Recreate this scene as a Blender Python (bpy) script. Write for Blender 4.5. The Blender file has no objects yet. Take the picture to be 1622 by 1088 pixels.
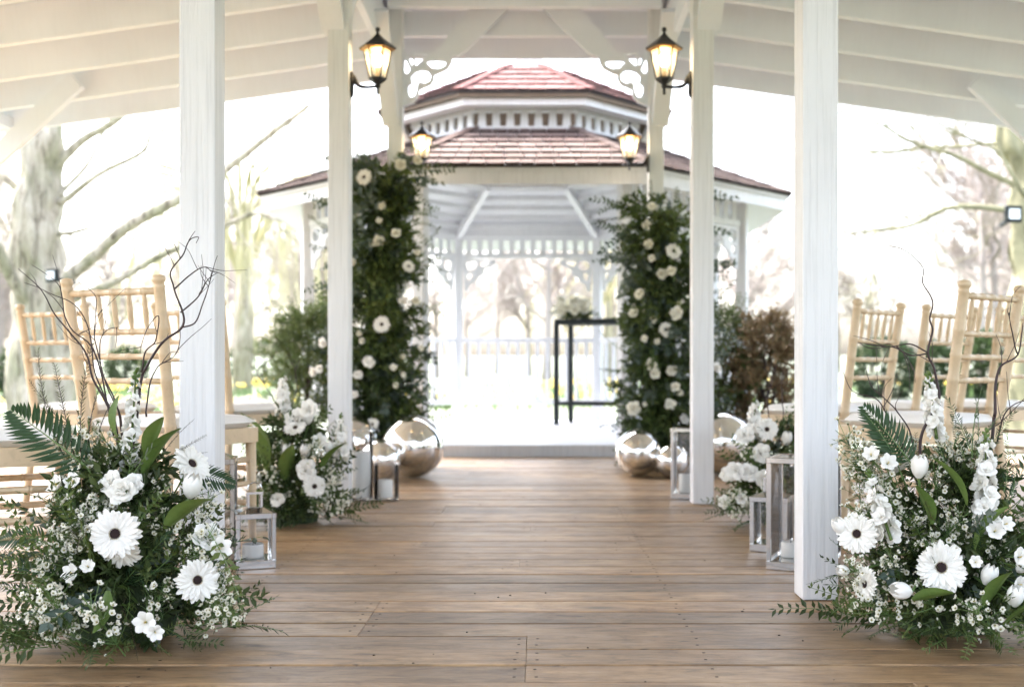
import bpy, bmesh, math, random
from mathutils import Vector, Matrix, Quaternion, noise as mnoise

random.seed(7)
R = math.radians
SC = bpy.context.scene
COL = SC.collection

# ---------------------------------------------------------------- camera
CAMX, CAMZ, FPX, VPX, VPY = 0.081, 0.644, 1700.0, 852.0, 583.0
cam_d = bpy.data.cameras.new('Camera')
cam = bpy.data.objects.new('Camera', cam_d); COL.objects.link(cam)
cam.location = (CAMX, 0, CAMZ); cam.rotation_euler = (R(90), 0, 0)
cam_d.sensor_width = 36; cam_d.lens = FPX / 1622 * 36
cam_d.shift_x = -(VPX - 811) / 1622; cam_d.shift_y = (VPY - 544) / 1622
cam_d.clip_start = 0.05; cam_d.clip_end = 2000
cam_d.dof.use_dof = True; cam_d.dof.focus_distance = 2.6; cam_d.dof.aperture_fstop = 2.9
cam_d.dof.aperture_blades = 9
SC.camera = cam

# ---------------------------------------------------------------- sky, sun, exposure
SUN_EL, SUN_AZ = R(58), R(-50)          # azimuth measured from +Y towards +X
w = bpy.data.worlds.new('World'); SC.world = w; w.use_nodes = True
nt = w.node_tree; nt.nodes.clear()
out = nt.nodes.new('ShaderNodeOutputWorld'); bg = nt.nodes.new('ShaderNodeBackground')
sky = nt.nodes.new('ShaderNodeTexSky'); hs = nt.nodes.new('ShaderNodeHueSaturation')
sky.sky_type = 'NISHITA'; sky.sun_disc = False
sky.sun_elevation = SUN_EL; sky.sun_rotation = SUN_AZ
sky.air_density = 1.0; sky.dust_density = 6.0; sky.ozone_density = 1.0
hs.inputs['Saturation'].default_value = 0.6
nt.links.new(sky.outputs[0], hs.inputs['Color']); nt.links.new(hs.outputs[0], bg.inputs['Color'])
bg.inputs['Strength'].default_value = 0.15
nt.links.new(bg.outputs[0], out.inputs['Surface'])
sd = bpy.data.lights.new('Sun', 'SUN'); sun = bpy.data.objects.new('Sun', sd); COL.objects.link(sun)
sd.energy = 1.0; sd.angle = R(22); sd.color = (1.0, 0.98, 0.95)
sdir = Vector((math.sin(SUN_AZ) * math.cos(SUN_EL), math.cos(SUN_AZ) * math.cos(SUN_EL), math.sin(SUN_EL)))
sun.rotation_euler = (-sdir).to_track_quat('-Z', 'Y').to_euler(); sun.location = sdir * 60
vs = SC.view_settings
vs.view_transform = 'Standard'; vs.look = 'None'; vs.gamma = 1.0; vs.exposure = 3.4
vs.use_curve_mapping = False
cy = SC.cycles
cy.use_denoising = True; cy.max_bounces = 10; cy.diffuse_bounces = 6; cy.transparent_max_bounces = 24
cy.caustics_reflective = False; cy.caustics_refractive = False; cy.sample_clamp_indirect = 8

# ---------------------------------------------------------------- helpers
def P(px, py, d):
    return Vector((CAMX + (px - VPX) * d / FPX, d, CAMZ - (py - VPY) * d / FPX))

class MB:
    def __init__(s): s.v = []; s.f = []; s.m = []
    def add(s, vs_, fs, mat=0):
        b = len(s.v); s.v.extend([tuple(p) for p in vs_])
        for f in fs: s.f.append(tuple(i + b for i in f)); s.m.append(mat)
    def box(s, c, size, M=None, mat=0):
        hx, hy, hz = size[0] / 2, size[1] / 2, size[2] / 2
        pts = [Vector((x, y, z)) for x in (-hx, hx) for y in (-hy, hy) for z in (-hz, hz)]
        c = Vector(c)
        pts = [(M @ p if M else p) + c for p in pts]
        s.add(pts, [(0, 1, 3, 2), (4, 6, 7, 5), (0, 4, 5, 1), (2, 3, 7, 6), (0, 2, 6, 4), (1, 5, 7, 3)], mat)
    def beam(s, p0, p1, wd, ht, up=(0, 0, 1), mat=0):
        p0, p1 = Vector(p0), Vector(p1); y = (p1 - p0); L = y.length; y.normalize()
        x = y.cross(Vector(up)).normalized(); z = x.cross(y)
        M = Matrix((x, y, z)).transposed()
        s.box((p0 + p1) / 2, (wd, L, ht), M, mat)
    def tube(s, pts, rads, n=6, mat=0, cap=True):
        pts = [Vector(p) for p in pts]
        if not hasattr(rads, '__len__'): rads = [rads] * len(pts)
        t0 = (pts[1] - pts[0]).normalized()
        a = Vector((0, 0, 1)) if abs(t0.z) < .9 else Vector((1, 0, 0))
        u = t0.cross(a).normalized(); b = len(s.v)
        for i, p in enumerate(pts):
            t = (pts[min(i + 1, len(pts) - 1)] - pts[max(i - 1, 0)])
            t = t.normalized() if t.length > 1e-9 else t0
            u = (u - t * u.dot(t)); u = u.normalized() if u.length > 1e-6 else t.orthogonal().normalized()
            w_ = t.cross(u)
            for k in range(n):
                an = 2 * math.pi * k / n
                s.v.append(tuple(p + (u * math.cos(an) + w_ * math.sin(an)) * rads[i]))
        for i in range(len(pts) - 1):
            for k in range(n):
                k2 = (k + 1) % n
                s.f.append((b + i * n + k, b + i * n + k2, b + (i + 1) * n + k2, b + (i + 1) * n + k)); s.m.append(mat)
        if cap:
            s.f.append(tuple(b + k for k in reversed(range(n)))); s.m.append(mat)
            e = b + (len(pts) - 1) * n
            s.f.append(tuple(e + k for k in range(n))); s.m.append(mat)
    def lathe(s, prof, n=16, o=(0, 0, 0), mat=0, M=None, a0=0.0):
        b = len(s.v); o = Vector(o)
        for r, z in prof:
            for k in range(n):
                an = a0 + 2 * math.pi * k / n
                p = Vector((r * math.cos(an), r * math.sin(an), z))
                s.v.append(tuple((M @ p if M else p) + o))
        for i in range(len(prof) - 1):
            for k in range(n):
                k2 = (k + 1) % n
                s.f.append((b + i * n + k, b + i * n + k2, b + (i + 1) * n + k2, b + (i + 1) * n + k)); s.m.append(mat)
        if prof[0][0] > 1e-5: s.f.append(tuple(b + k for k in reversed(range(n)))); s.m.append(mat)
        if prof[-1][0] > 1e-5:
            e = b + (len(prof) - 1) * n; s.f.append(tuple(e + k for k in range(n))); s.m.append(mat)
    def leaf(s, p, d, nrm, L, W, fold=.15, mat=0, droop=0.0):
        p, d, nrm = Vector(p), Vector(d).normalized(), Vector(nrm)
        sx = d.cross(nrm)
        sx = sx.normalized() if sx.length > 1e-6 else d.orthogonal().normalized()
        nn = sx.cross(d)
        m = p + d * L * .45 - nn * W * fold
        t = p + d * L - nn * L * droop
        s.add([p, p + d * L * .42 + sx * W / 2, t, p + d * L * .42 - sx * W / 2, m],
              [(0, 4, 1), (1, 4, 2), (0, 3, 4), (3, 2, 4)], mat)
    def petal(s, L, W, t0, t1, az, br=0.0, bz=0.0, ruf=0.0, curl=0.0, nl=4, nw=2, mat=0, notch=0.0, seed=0, M=None, o=None):
        rows = []; r, z = br, bz; ds = L / nl
        ca, sa = math.cos(az), math.sin(az); base = len(s.v)
        for i in range(nl + 1):
            l = i / nl; tl = t0 + (t1 - t0) * l
            wd = W * (math.sin(math.pi * (.10 + .78 * l)) ** .75)
            for j in range(-nw, nw + 1):
                a = j / nw
                off = curl * a * a * W
                rz = (random.random() - .5) * ruf * l
                rr = r - math.cos(tl) * (-off) * -1 + (random.random() - .5) * ruf * l * .5
                zz = z + math.sin(tl) * off + rz
                if i == nl: rr += -abs(a) * L * .08 * math.sin(tl); zz -= abs(a) * L * .08 * math.cos(tl)
                x, y = rr, a * wd / 2
                p = Vector((x * ca - y * sa, x * sa + y * ca, zz))
                if M: p = M @ p
                if o is not None: p = p + o
                s.v.append(tuple(p))
            r += math.sin(tl) * ds; z += math.cos(tl) * ds
        n = 2 * nw + 1
        for i in range(nl):
            for j in range(n - 1):
                s.f.append((base + i * n + j, base + i * n + j + 1, base + (i + 1) * n + j + 1, base + (i + 1) * n + j)); s.m.append(mat)
    def mesh(s, name, mats, smooth=False):
        me = bpy.data.meshes.new(name); me.from_pydata(s.v, [], s.f)
        for m in (mats if isinstance(mats, (list, tuple)) else [mats]): me.materials.append(m)
        if len(me.materials) > 1: me.polygons.foreach_set('material_index', s.m)
        if smooth: me.polygons.foreach_set('use_smooth', [True] * len(me.polygons))
        me.update(); return me
    def build(s, name, mats, parent=None, smooth=False, loc=None):
        return link(name, s.mesh(name, mats, smooth), parent, loc)

def link(name, me, parent=None, loc=None, q=None, scale=None):
    o = bpy.data.objects.new(name, me); COL.objects.link(o)
    if parent: o.parent = parent
    if loc is not None: o.location = loc
    if q is not None: o.rotation_mode = 'QUATERNION'; o.rotation_quaternion = q
    if scale is not None: o.scale = (scale, scale, scale) if not hasattr(scale, '__len__') else scale
    return o
def tag(o, label=None, cat=None, group=None, kind=None):
    if label: o['label'] = label
    if cat: o['category'] = cat
    if group: o['group'] = group
    if kind: o['kind'] = kind
    return o
def empty(name, loc=(0, 0, 0), rz=0.0):
    o = bpy.data.objects.new(name, None); COL.objects.link(o); o.location = loc; o.rotation_euler = (0, 0, rz)
    o.empty_display_size = .1
    return o
def copy_tree(o, parent=None):
    c = o.copy(); COL.objects.link(c); c.parent = parent
    for ch in list(o.children): copy_tree(ch, c)
    return c
def q_dir(d, roll=0.0):
    return Vector(d).to_track_quat('Z', 'Y') @ Quaternion((0, 0, 1), roll)
def bevel_mesh(me, wd, seg=1):
    bm = bmesh.new(); bm.from_mesh(me)
    bmesh.ops.bevel(bm, geom=bm.edges[:], offset=wd, segments=seg, affect='EDGES', profile=.6)
    bm.to_mesh(me); bm.free(); return me
def bbox_obj(name, c, size, m, parent=None, bev=0.004):
    b = MB(); b.box((0, 0, 0), size); me = b.mesh(name, m)
    if bev: bevel_mesh(me, bev)
    return link(name, me, parent, c)
def smooth_path(pts, sub=5, wig=0.0, seed=0):
    pts = [Vector(p) for p in pts]; res = []
    for i in range(len(pts) - 1):
        p0, p1, p2, p3 = pts[max(i - 1, 0)], pts[i], pts[i + 1], pts[min(i + 2, len(pts) - 1)]
        for k in range(sub):
            t = k / sub
            res.append(.5 * ((2 * p1) + (-p0 + p2) * t + (2 * p0 - 5 * p1 + 4 * p2 - p3) * t * t + (-p0 + 3 * p1 - 3 * p2 + p3) * t ** 3))
    res.append(pts[-1])
    if wig:
        for i in range(1, len(res)):
            res[i] = res[i] + mnoise.noise_vector(res[i] * 17 + Vector((seed, 0, 0))) * wig
    return res
def shape2d(outer, holes, depth, name):
    cu = bpy.data.curves.new(name, 'CURVE'); cu.dimensions = '2D'; cu.fill_mode = 'BOTH'; cu.extrude = depth / 2
    cu.resolution_u = 6
    for poly in [outer] + holes:
        sp = cu.splines.new('POLY'); sp.points.add(len(poly) - 1); sp.use_cyclic_u = True
        for i, (x, y) in enumerate(poly): sp.points[i].co = (x, y, 0, 1)
    o = bpy.data.objects.new(name, cu); COL.objects.link(o)
    dg = bpy.context.evaluated_depsgraph_get(); dg.update()
    me = bpy.data.meshes.new_from_object(o.evaluated_get(dg)); me.name = name
    bpy.data.objects.remove(o); bpy.data.curves.remove(cu)
    return me
def smooth2d(pts, sub=4):
    n = len(pts); r = []
    for i in range(n):
        p0, p1, p2, p3 = [Vector(pts[(i + k) % n]) for k in (-1, 0, 1, 2)]
        for k in range(sub):
            t = k / sub
            q = .5 * ((2 * p1) + (-p0 + p2) * t + (2 * p0 - 5 * p1 + 4 * p2 - p3) * t * t + (-p0 + 3 * p1 - 3 * p2 + p3) * t ** 3)
            r.append((q.x, q.y))
    return r

# ---------------------------------------------------------------- materials
def new_mat(name):
    m = bpy.data.materials.new(name); m.use_nodes = True
    n = m.node_tree.nodes; b = n['Principled BSDF']
    return m, m.node_tree, b
def N(nt_, typ, **kw):
    n = nt_.nodes.new(typ)
    for k, v in kw.items():
        if k in n.inputs.keys() if hasattr(n.inputs, 'keys') else False: n.inputs[k].default_value = v
        else: setattr(n, k, v)
    return n
def ramp(nt_, stops):
    r = nt_.nodes.new('ShaderNodeValToRGB'); e = r.color_ramp.elements
    while len(e) < len(stops): e.new(.5)
    for el, (p, c) in zip(e, stops): el.position = p; el.color = (*c, 1) if len(c) == 3 else c
    return r
def mix_col(nt_, fac, a, b, mode='MIX'):
    n = nt_.nodes.new('ShaderNodeMix'); n.data_type = 'RGBA'; n.blend_type = mode
    for sock, val in ((n.inputs[0], fac), (n.inputs[6], a), (n.inputs[7], b)):
        if isinstance(val, (int, float)): sock.default_value = val
        elif isinstance(val, tuple): sock.default_value = (*val, 1) if len(val) == 3 else val
        else: nt_.links.new(val, sock)
    return n.outputs[2]
def simple(name, col, rough=.5, metal=0.0, var=.12, scale=8.0, bump=0.0, bscale=60.0, spec=.5):
    m, t, b = new_mat(name)
    tc = N(t, 'ShaderNodeTexCoord'); nz = N(t, 'ShaderNodeTexNoise'); nz.inputs['Scale'].default_value = scale; nz.inputs['Detail'].default_value = 5
    t.links.new(tc.outputs['Object'], nz.inputs['Vector'])
    lo = tuple(max(0, c * (1 - var)) for c in col); hi = tuple(min(1, c * (1 + var)) for c in col)
    r = ramp(t, [(.3, lo), (.7, hi)]); t.links.new(nz.outputs[0], r.inputs[0]); t.links.new(r.outputs[0], b.inputs['Base Color'])
    b.inputs['Roughness'].default_value = rough; b.inputs['Metallic'].default_value = metal
    b.inputs['Specular IOR Level'].default_value = spec
    if bump:
        n2 = N(t, 'ShaderNodeTexNoise'); n2.inputs['Scale'].default_value = bscale; n2.inputs['Detail'].default_value = 4
        t.links.new(tc.outputs['Object'], n2.inputs['Vector'])
        bp = N(t, 'ShaderNodeBump'); bp.inputs['Strength'].default_value = bump; bp.inputs['Distance'].default_value = .01
        t.links.new(n2.outputs[0], bp.inputs['Height']); t.links.new(bp.outputs[0], b.inputs['Normal'])
    return m
def leafy(name, col, col2, trans=.25, rough=.45, spec=.35):
    m, t, b = new_mat(name)
    oi = N(t, 'ShaderNodeObjectInfo'); tc = N(t, 'ShaderNodeTexCoord')
    nz = N(t, 'ShaderNodeTexNoise'); nz.inputs['Scale'].default_value = 14
    t.links.new(tc.outputs['Object'], nz.inputs['Vector'])
    ad = N(t, 'ShaderNodeMath', operation='ADD'); t.links.new(oi.outputs['Random'], ad.inputs[0]); t.links.new(nz.outputs[0], ad.inputs[1])
    ml = N(t, 'ShaderNodeMath', operation='MULTIPLY_ADD'); ml.inputs[1].default_value = .75; ml.inputs[2].default_value = -.25
    t.links.new(ad.outputs[0], ml.inputs[0])
    c = mix_col(t, ml.outputs[0], col, col2)
    t.links.new(c, b.inputs['Base Color']); b.inputs['Roughness'].default_value = rough; b.inputs['Specular IOR Level'].default_value = spec
    tr = N(t, 'ShaderNodeBsdfTranslucent'); t.links.new(c, tr.inputs['Color'])
    mx = N(t, 'ShaderNodeMixShader'); mx.inputs[0].default_value = trans
    o = t.nodes['Material Output']
    t.links.new(b.outputs[0], mx.inputs[1]); t.links.new(tr.outputs[0], mx.inputs[2]); t.links.new(mx.outputs[0], o.inputs['Surface'])
    return m
def painted(name, col, rough=.45, grain=(40, 40, 2.5), bump=.25, chips=0.0, gstr=.6):
    m, t, b = new_mat(name)
    tc = N(t, 'ShaderNodeTexCoord'); oi = N(t, 'ShaderNodeObjectInfo')
    av = N(t, 'ShaderNodeVectorMath', operation='ADD'); t.links.new(tc.outputs['Object'], av.inputs[0]); t.links.new(oi.outputs['Location'], av.inputs[1])
    mp = N(t, 'ShaderNodeMapping'); mp.inputs['Scale'].default_value = grain; t.links.new(av.outputs[0], mp.inputs['Vector'])
    g = N(t, 'ShaderNodeTexNoise'); g.inputs['Scale'].default_value = 1.6; g.inputs['Detail'].default_value = 6; g.inputs['Roughness'].default_value = .6
    t.links.new(mp.outputs[0], g.inputs['Vector'])
    s_ = N(t, 'ShaderNodeTexNoise'); s_.inputs['Scale'].default_value = 2.3; s_.inputs['Detail'].default_value = 6
    t.links.new(av.outputs[0], s_.inputs['Vector'])
    r = ramp(t, [(.3, tuple(c * .93 for c in col)), (.65, col)]); t.links.new(s_.outputs[0], r.inputs[0])
    r2 = ramp(t, [(.33, (.80, .80, .80)), (.50, (1, 1, 1))]); t.links.new(g.outputs[0], r2.inputs[0])
    c = mix_col(t, gstr, r.outputs[0], r2.outputs[0], 'MULTIPLY')
    if chips:
        n3 = N(t, 'ShaderNodeTexNoise'); n3.inputs['Scale'].default_value = 1.0; n3.inputs['Detail'].default_value = 9; n3.inputs['Roughness'].default_value = .72
        mp3 = N(t, 'ShaderNodeMapping'); mp3.inputs['Scale'].default_value = (22, 22, 7); t.links.new(av.outputs[0], mp3.inputs['Vector']); t.links.new(mp3.outputs[0], n3.inputs['Vector'])
        r3 = ramp(t, [(.70, (0, 0, 0)), (.74, (1, 1, 1))]); t.links.new(n3.outputs[0], r3.inputs[0])
        mm = N(t, 'ShaderNodeMath', operation='MULTIPLY'); mm.inputs[1].default_value = chips; t.links.new(r3.outputs[0], mm.inputs[0])
        c = mix_col(t, mm.outputs[0], c, (.42, .36, .30))
    t.links.new(c, b.inputs['Base Color']); b.inputs['Roughness'].default_value = rough
    bp = N(t, 'ShaderNodeBump'); bp.inputs['Strength'].default_value = bump; bp.inputs['Distance'].default_value = .004
    t.links.new(g.outputs[0], bp.inputs['Height']); t.links.new(bp.outputs[0], b.inputs['Normal'])
    return m
def wood_deck():
    m, t, b = new_mat('weathered_deck_board')
    tc = N(t, 'ShaderNodeTexCoord'); oi = N(t, 'ShaderNodeObjectInfo')
    rv = N(t, 'ShaderNodeVectorMath', operation='SCALE'); rv.inputs[0].default_value = (31, 57, 13); t.links.new(oi.outputs['Random'], rv.inputs['Scale'])
    av = N(t, 'ShaderNodeVectorMath', operation='ADD'); t.links.new(tc.outputs['Object'], av.inputs[0]); t.links.new(rv.outputs[0], av.inputs[1])
    def nz(sc, scale, det=6, rough=.6, dist=0.0):
        mp = N(t, 'ShaderNodeMapping'); mp.inputs['Scale'].default_value = sc; t.links.new(av.outputs[0], mp.inputs['Vector'])
        n = N(t, 'ShaderNodeTexNoise'); n.inputs['Scale'].default_value = scale; n.inputs['Detail'].default_value = det; n.inputs['Roughness'].default_value = rough; n.inputs['Distortion'].default_value = dist
        t.links.new(mp.outputs[0], n.inputs['Vector']); return n.outputs[0]
    broad = nz((1.5, 6, 6), 2.0, 5, .55, .4)
    grain = nz((9, 95, 95), 1.3, 9, .75, .9)
    stain = nz((3.5, 9, 9), 1.7, 9, .72, 1.2)
    fleck = nz((14, 60, 60), 1.2, 5, .65, .4)
    r1 = ramp(t, [(.25, (.195, .122, .063)), (.5, (.31, .20, .107)), (.75, (.41, .285, .16))]); t.links.new(broad, r1.inputs[0])
    r2 = ramp(t, [(.30, (.34, .30, .27)), (.47, (.92, .92, .92)), (.7, (1.15, 1.15, 1.15))]); t.links.new(grain, r2.inputs[0])
    c = mix_col(t, .95, r1.outputs[0], r2.outputs[0], 'MULTIPLY')
    streak = nz((3.0, 26, 26), 1.5, 6, .6, 1.4)
    rs = ramp(t, [(.30, (.55, .52, .50)), (.50, (1, 1, 1)), (.72, (1.22, 1.2, 1.16))]); t.links.new(streak, rs.inputs[0])
    c = mix_col(t, .85, c, rs.outputs[0], 'MULTIPLY')
    patch = nz((2.4, 4.5, 4.5), 1.8, 8, .7, .8)
    rp = ramp(t, [(.36, (.66, .64, .63)), (.52, (1, 1, 1)), (.68, (1.15, 1.13, 1.1))]); t.links.new(patch, rp.inputs[0])
    c = mix_col(t, .8, c, rp.outputs[0], 'MULTIPLY')
    r3 = ramp(t, [(.54, (0, 0, 0)), (.70, (.8, .8, .8))]); t.links.new(stain, r3.inputs[0])
    c = mix_col(t, r3.outputs[0], c, (.10, .078, .062))
    r4 = ramp(t, [(.64, (0, 0, 0)), (.70, (.85, .85, .85))]); t.links.new(fleck, r4.inputs[0])
    c = mix_col(t, r4.outputs[0], c, (.07, .05, .036))
    r5 = ramp(t, [(0, (.66, .66, .67)), (.35, (.92, .9, .88)), (.7, (1.02, 1.0, .97)), (1, (1.28, 1.2, 1.1))]); t.links.new(oi.outputs['Random'], r5.inputs[0])
    c = mix_col(t, 1.0, c, r5.outputs[0], 'MULTIPLY')
    # knots
    vo = N(t, 'ShaderNodeTexVoronoi'); vo.inputs['Scale'].default_value = 1.0
    mpv = N(t, 'ShaderNodeMapping'); mpv.inputs['Scale'].default_value = (2.1, 6.0, 0); t.links.new(av.outputs[0], mpv.inputs['Vector']); t.links.new(mpv.outputs[0], vo.inputs['Vector'])
    rk = ramp(t, [(.05, (1, 1, 1)), (.10, (.35, .35, .35)), (.17, (0, 0, 0))]); t.links.new(vo.outputs['Distance'], rk.inputs[0])
    sx = N(t, 'ShaderNodeSeparateColor'); t.links.new(vo.outputs['Color'], sx.inputs[0])
    gt = N(t, 'ShaderNodeMath', operation='GREATER_THAN'); gt.inputs[1].default_value = .5; t.links.new(sx.outputs[0], gt.inputs[0])
    mk = N(t, 'ShaderNodeMath', operation='MULTIPLY'); t.links.new(rk.outputs[0], mk.inputs[0]); t.links.new(gt.outputs[0], mk.inputs[1])
    mk2 = N(t, 'ShaderNodeMath', operation='MULTIPLY'); mk2.inputs[1].default_value = .75; t.links.new(mk.outputs[0], mk2.inputs[0])
    c = mix_col(t, mk2.outputs[0], c, (.06, .042, .028))
    t.links.new(c, b.inputs['Base Color'])
    rr = ramp(t, [(.3, (.31, .31, .31)), (.7, (.50, .50, .50))]); t.links.new(stain, rr.inputs[0]); t.links.new(rr.outputs[0], b.inputs['Roughness'])
    bp = N(t, 'ShaderNodeBump'); bp.inputs['Strength'].default_value = .35; bp.inputs['Distance'].default_value = .003
    t.links.new(grain, bp.inputs['Height']); t.links.new(bp.outputs[0], b.inputs['Normal'])
    return m
def glass_mat(name, tint=(1, 1, 1), rough=.02, base=.0):
    m, t, b = new_mat(name); t.nodes.remove(b)
    tr = N(t, 'ShaderNodeBsdfTransparent'); tr.inputs[0].default_value = (*tint, 1)
    gl = N(t, 'ShaderNodeBsdfGlossy'); gl.inputs['Roughness'].default_value = rough
    fr = N(t, 'ShaderNodeFresnel'); fr.inputs['IOR'].default_value = 1.5
    ad = N(t, 'ShaderNodeMath', operation='ADD'); ad.inputs[1].default_value = base; t.links.new(fr.outputs[0], ad.inputs[0])
    mx = N(t, 'ShaderNodeMixShader'); t.links.new(ad.outputs[0], mx.inputs[0]); t.links.new(tr.outputs[0], mx.inputs[1]); t.links.new(gl.outputs[0], mx.inputs[2])
    t.links.new(mx.outputs[0], t.nodes['Material Output'].inputs['Surface'])
    return m
def emit_mat(name, col, s):
    m, t, b = new_mat(name); b.inputs['Emission Color'].default_value = (*col, 1); b.inputs['Emission Strength'].default_value = s
    b.inputs['Base Color'].default_value = (*col, 1); return m

M = {}
M['white'] = painted('white_painted_timber', (.79, .82, .885), bump=.12, gstr=.12)
M['post'] = painted('white_painted_post', (.765, .765, .775), bump=1.0, chips=.7, grain=(48, 48, 1.6))
M['gazebo'] = painted('white_gazebo_paint', (.65, .66, .695), bump=.1)
M['deck'] = wood_deck()
M['dark_gap'] = simple('deck_underside', (.03, .022, .016), .9)
M['black'] = simple('black_lantern_metal', (.02, .02, .022), .4, .3)
M['brass'] = simple('aged_brass', (.35, .2, .07), .4, .8)
M['bulb'] = emit_mat('lit_bulb', (1.0, .74, .40), 8)
M['steel'] = simple('polished_steel', (.56, .55, .54), .10, 1.0, .08)
M['mirror'] = simple('mirror_ball', (.86, .86, .86), .025, 1.0, .01)
M['glass'] = glass_mat('clear_glass')
M['candle'] = simple('white_wax', (.82, .80, .75), .5, 0, .03)
M['wick'] = simple('wick', (.03, .03, .03), .8)
M['chair'] = painted('golden_limed_wood', (.63, .48, .31), .4, (30, 30, 30), .2)
M['cushion'] = simple('ivory_cushion', (.78, .765, .74), .8, 0, .03, 5, .2, 300)
M['leafA'] = leafy('dark_green_leaf', (.024, .042, .012), (.078, .108, .034))
M['leafB'] = leafy('mid_green_leaf', (.048, .082, .017), (.13, .168, .045))
M['leafE'] = leafy('light_olive_leaf', (.09, .125, .04), (.19, .23, .085))
M['leafC'] = leafy('grey_green_leaf', (.055, .085, .065), (.15, .185, .15))
M['leafD'] = leafy('fresh_green_leaf', (.08, .14, .03), (.17, .24, .065))
M['fern'] = leafy('fern_green', (.018, .046, .016), (.038, .08, .028))
M['needle'] = leafy('olive_needle', (.06, .065, .025), (.12, .12, .05))
M['brownleaf'] = leafy('brown_dried_leaf', (.15, .10, .055), (.30, .22, .13))
M['moss'] = simple('dark_moss', (.03, .048, .018), .95, 0, .5, 40, .8, 90)
M['petal'] = leafy('white_petal', (.86, .84, .78), (.89, .88, .85), .2, .55, .3)
M['cream'] = leafy('cream_petal', (.82, .79, .66), (.86, .84, .76), .25, .55, .3)
M['wax'] = leafy('waxflower_petal', (.72, .70, .58), (.82, .8, .72), .2, .5, .3)
M['waxc'] = simple('waxflower_centre', (.33, .30, .10), .6)
M['gcentre'] = simple('gerbera_centre', (.025, .010, .010), .85, 0, .4, 60, .6, 200)
M['gring'] = simple('gerbera_ring', (.32, .25, .12), .8)
M['twig'] = simple('dark_willow_bark', (.035, .018, .018), .6, 0, .3, 30)
M['stem'] = simple('green_stem', (.12, .2, .06), .5)
M['table'] = simple('black_table_frame', (.005, .009, .010), .6, spec=.25)
def bark_mat():
    m, t, b = new_mat('pale_furrowed_bark')
    tc = N(t, 'ShaderNodeTexCoord')
    def nz(sc, scale, det, dist):
        mp = N(t, 'ShaderNodeMapping'); mp.inputs['Scale'].default_value = sc; t.links.new(tc.outputs['Object'], mp.inputs['Vector'])
        n = N(t, 'ShaderNodeTexNoise'); n.inputs['Scale'].default_value = scale; n.inputs['Detail'].default_value = det; n.inputs['Roughness'].default_value = .65; n.inputs['Distortion'].default_value = dist
        t.links.new(mp.outputs[0], n.inputs['Vector']); return n.outputs[0]
    fur = nz((9, 9, 1.1), 1.0, 6, 1.2); pat = nz((1.5, 1.5, .8), 1.6, 5, .6)
    r1 = ramp(t, [(.33, (.11, .092, .072)), (.43, (.33, .295, .25)), (.62, (.48, .445, .39))]); t.links.new(fur, r1.inputs[0])
    r2 = ramp(t, [(.35, (.62, .66, .5)), (.6, (1.1, 1.08, 1.05))]); t.links.new(pat, r2.inputs[0])
    c = mix_col(t, 1, r1.outputs[0], r2.outputs[0], 'MULTIPLY'); t.links.new(c, b.inputs['Base Color']); b.inputs['Roughness'].default_value = .95
    bp = N(t, 'ShaderNodeBump'); bp.inputs['Strength'].default_value = 1.0; bp.inputs['Distance'].default_value = .05
    t.links.new(fur, bp.inputs['Height']); t.links.new(bp.outputs[0], b.inputs['Normal'])
    return m
M['bark'] = bark_mat()
M['bark2'] = simple('mossy_bark', (.21, .20, .125), .95, 0, .3, 4, .8, 14)
M['twigs'] = simple('bare_twigs', (.34, .295, .27), .95, 0, .2, .3)
M['willow'] = simple('yellow_willow_twigs', (.40, .37, .22), .9, 0, .2, .3)
M['evergreen'] = leafy('evergreen_leaf', (.025, .045, .02), (.06, .09, .035))
M['daff'] = leafy('daffodil_yellow', (.72, .52, .08), (.78, .66, .22))
M['daffleaf'] = leafy('daffodil_leaf', (.10, .17, .06), (.18, .26, .10))
M['lampface'] = simple('floodlight_glass', (.75, .78, .8), .15)
M['shingle'] = None
def shingle_mat(name, cols):
    m, t, b = new_mat(name)
    oi = N(t, 'ShaderNodeObjectInfo'); tc = N(t, 'ShaderNodeTexCoord'); ge = N(t, 'ShaderNodeNewGeometry')
    r = ramp(t, list(zip((0, .35, .65, 1), cols)))
    t.links.new(oi.outputs['Random'], r.inputs[0])
    nz = N(t, 'ShaderNodeTexNoise'); nz.inputs['Scale'].default_value = 9; nz.inputs['Detail'].default_value = 6
    t.links.new(ge.outputs['Position'], nz.inputs['Vector'])
    r2 = ramp(t, [(.3, (.75, .75, .78)), (.7, (1.1, 1.05, 1.05))]); t.links.new(nz.outputs[0], r2.inputs[0])
    c = mix_col(t, 1, r.outputs[0], r2.outputs[0], 'MULTIPLY'); t.links.new(c, b.inputs['Base Color']); b.inputs['Roughness'].default_value = .95; b.inputs['Specular IOR Level'].default_value = .2
    return m
M['shingle'] = shingle_mat('weathered_shingle', [(.115, .088, .078), (.15, .108, .095), (.135, .108, .098), (.17, .13, .115)])
M['shingle_red'] = shingle_mat('brick_red_shingle', [(.15, .07, .065), (.18, .082, .075), (.165, .09, .083), (.20, .105, .096)])
M['butt_shade'] = simple('shaded_shingle_butt', (.028, .018, .017), .95)  # shade on the shingle butts put into the colour, drawing dark course lines
M['drip'] = simple('dark_eave_edge', (.03, .025, .025), .8)
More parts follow.
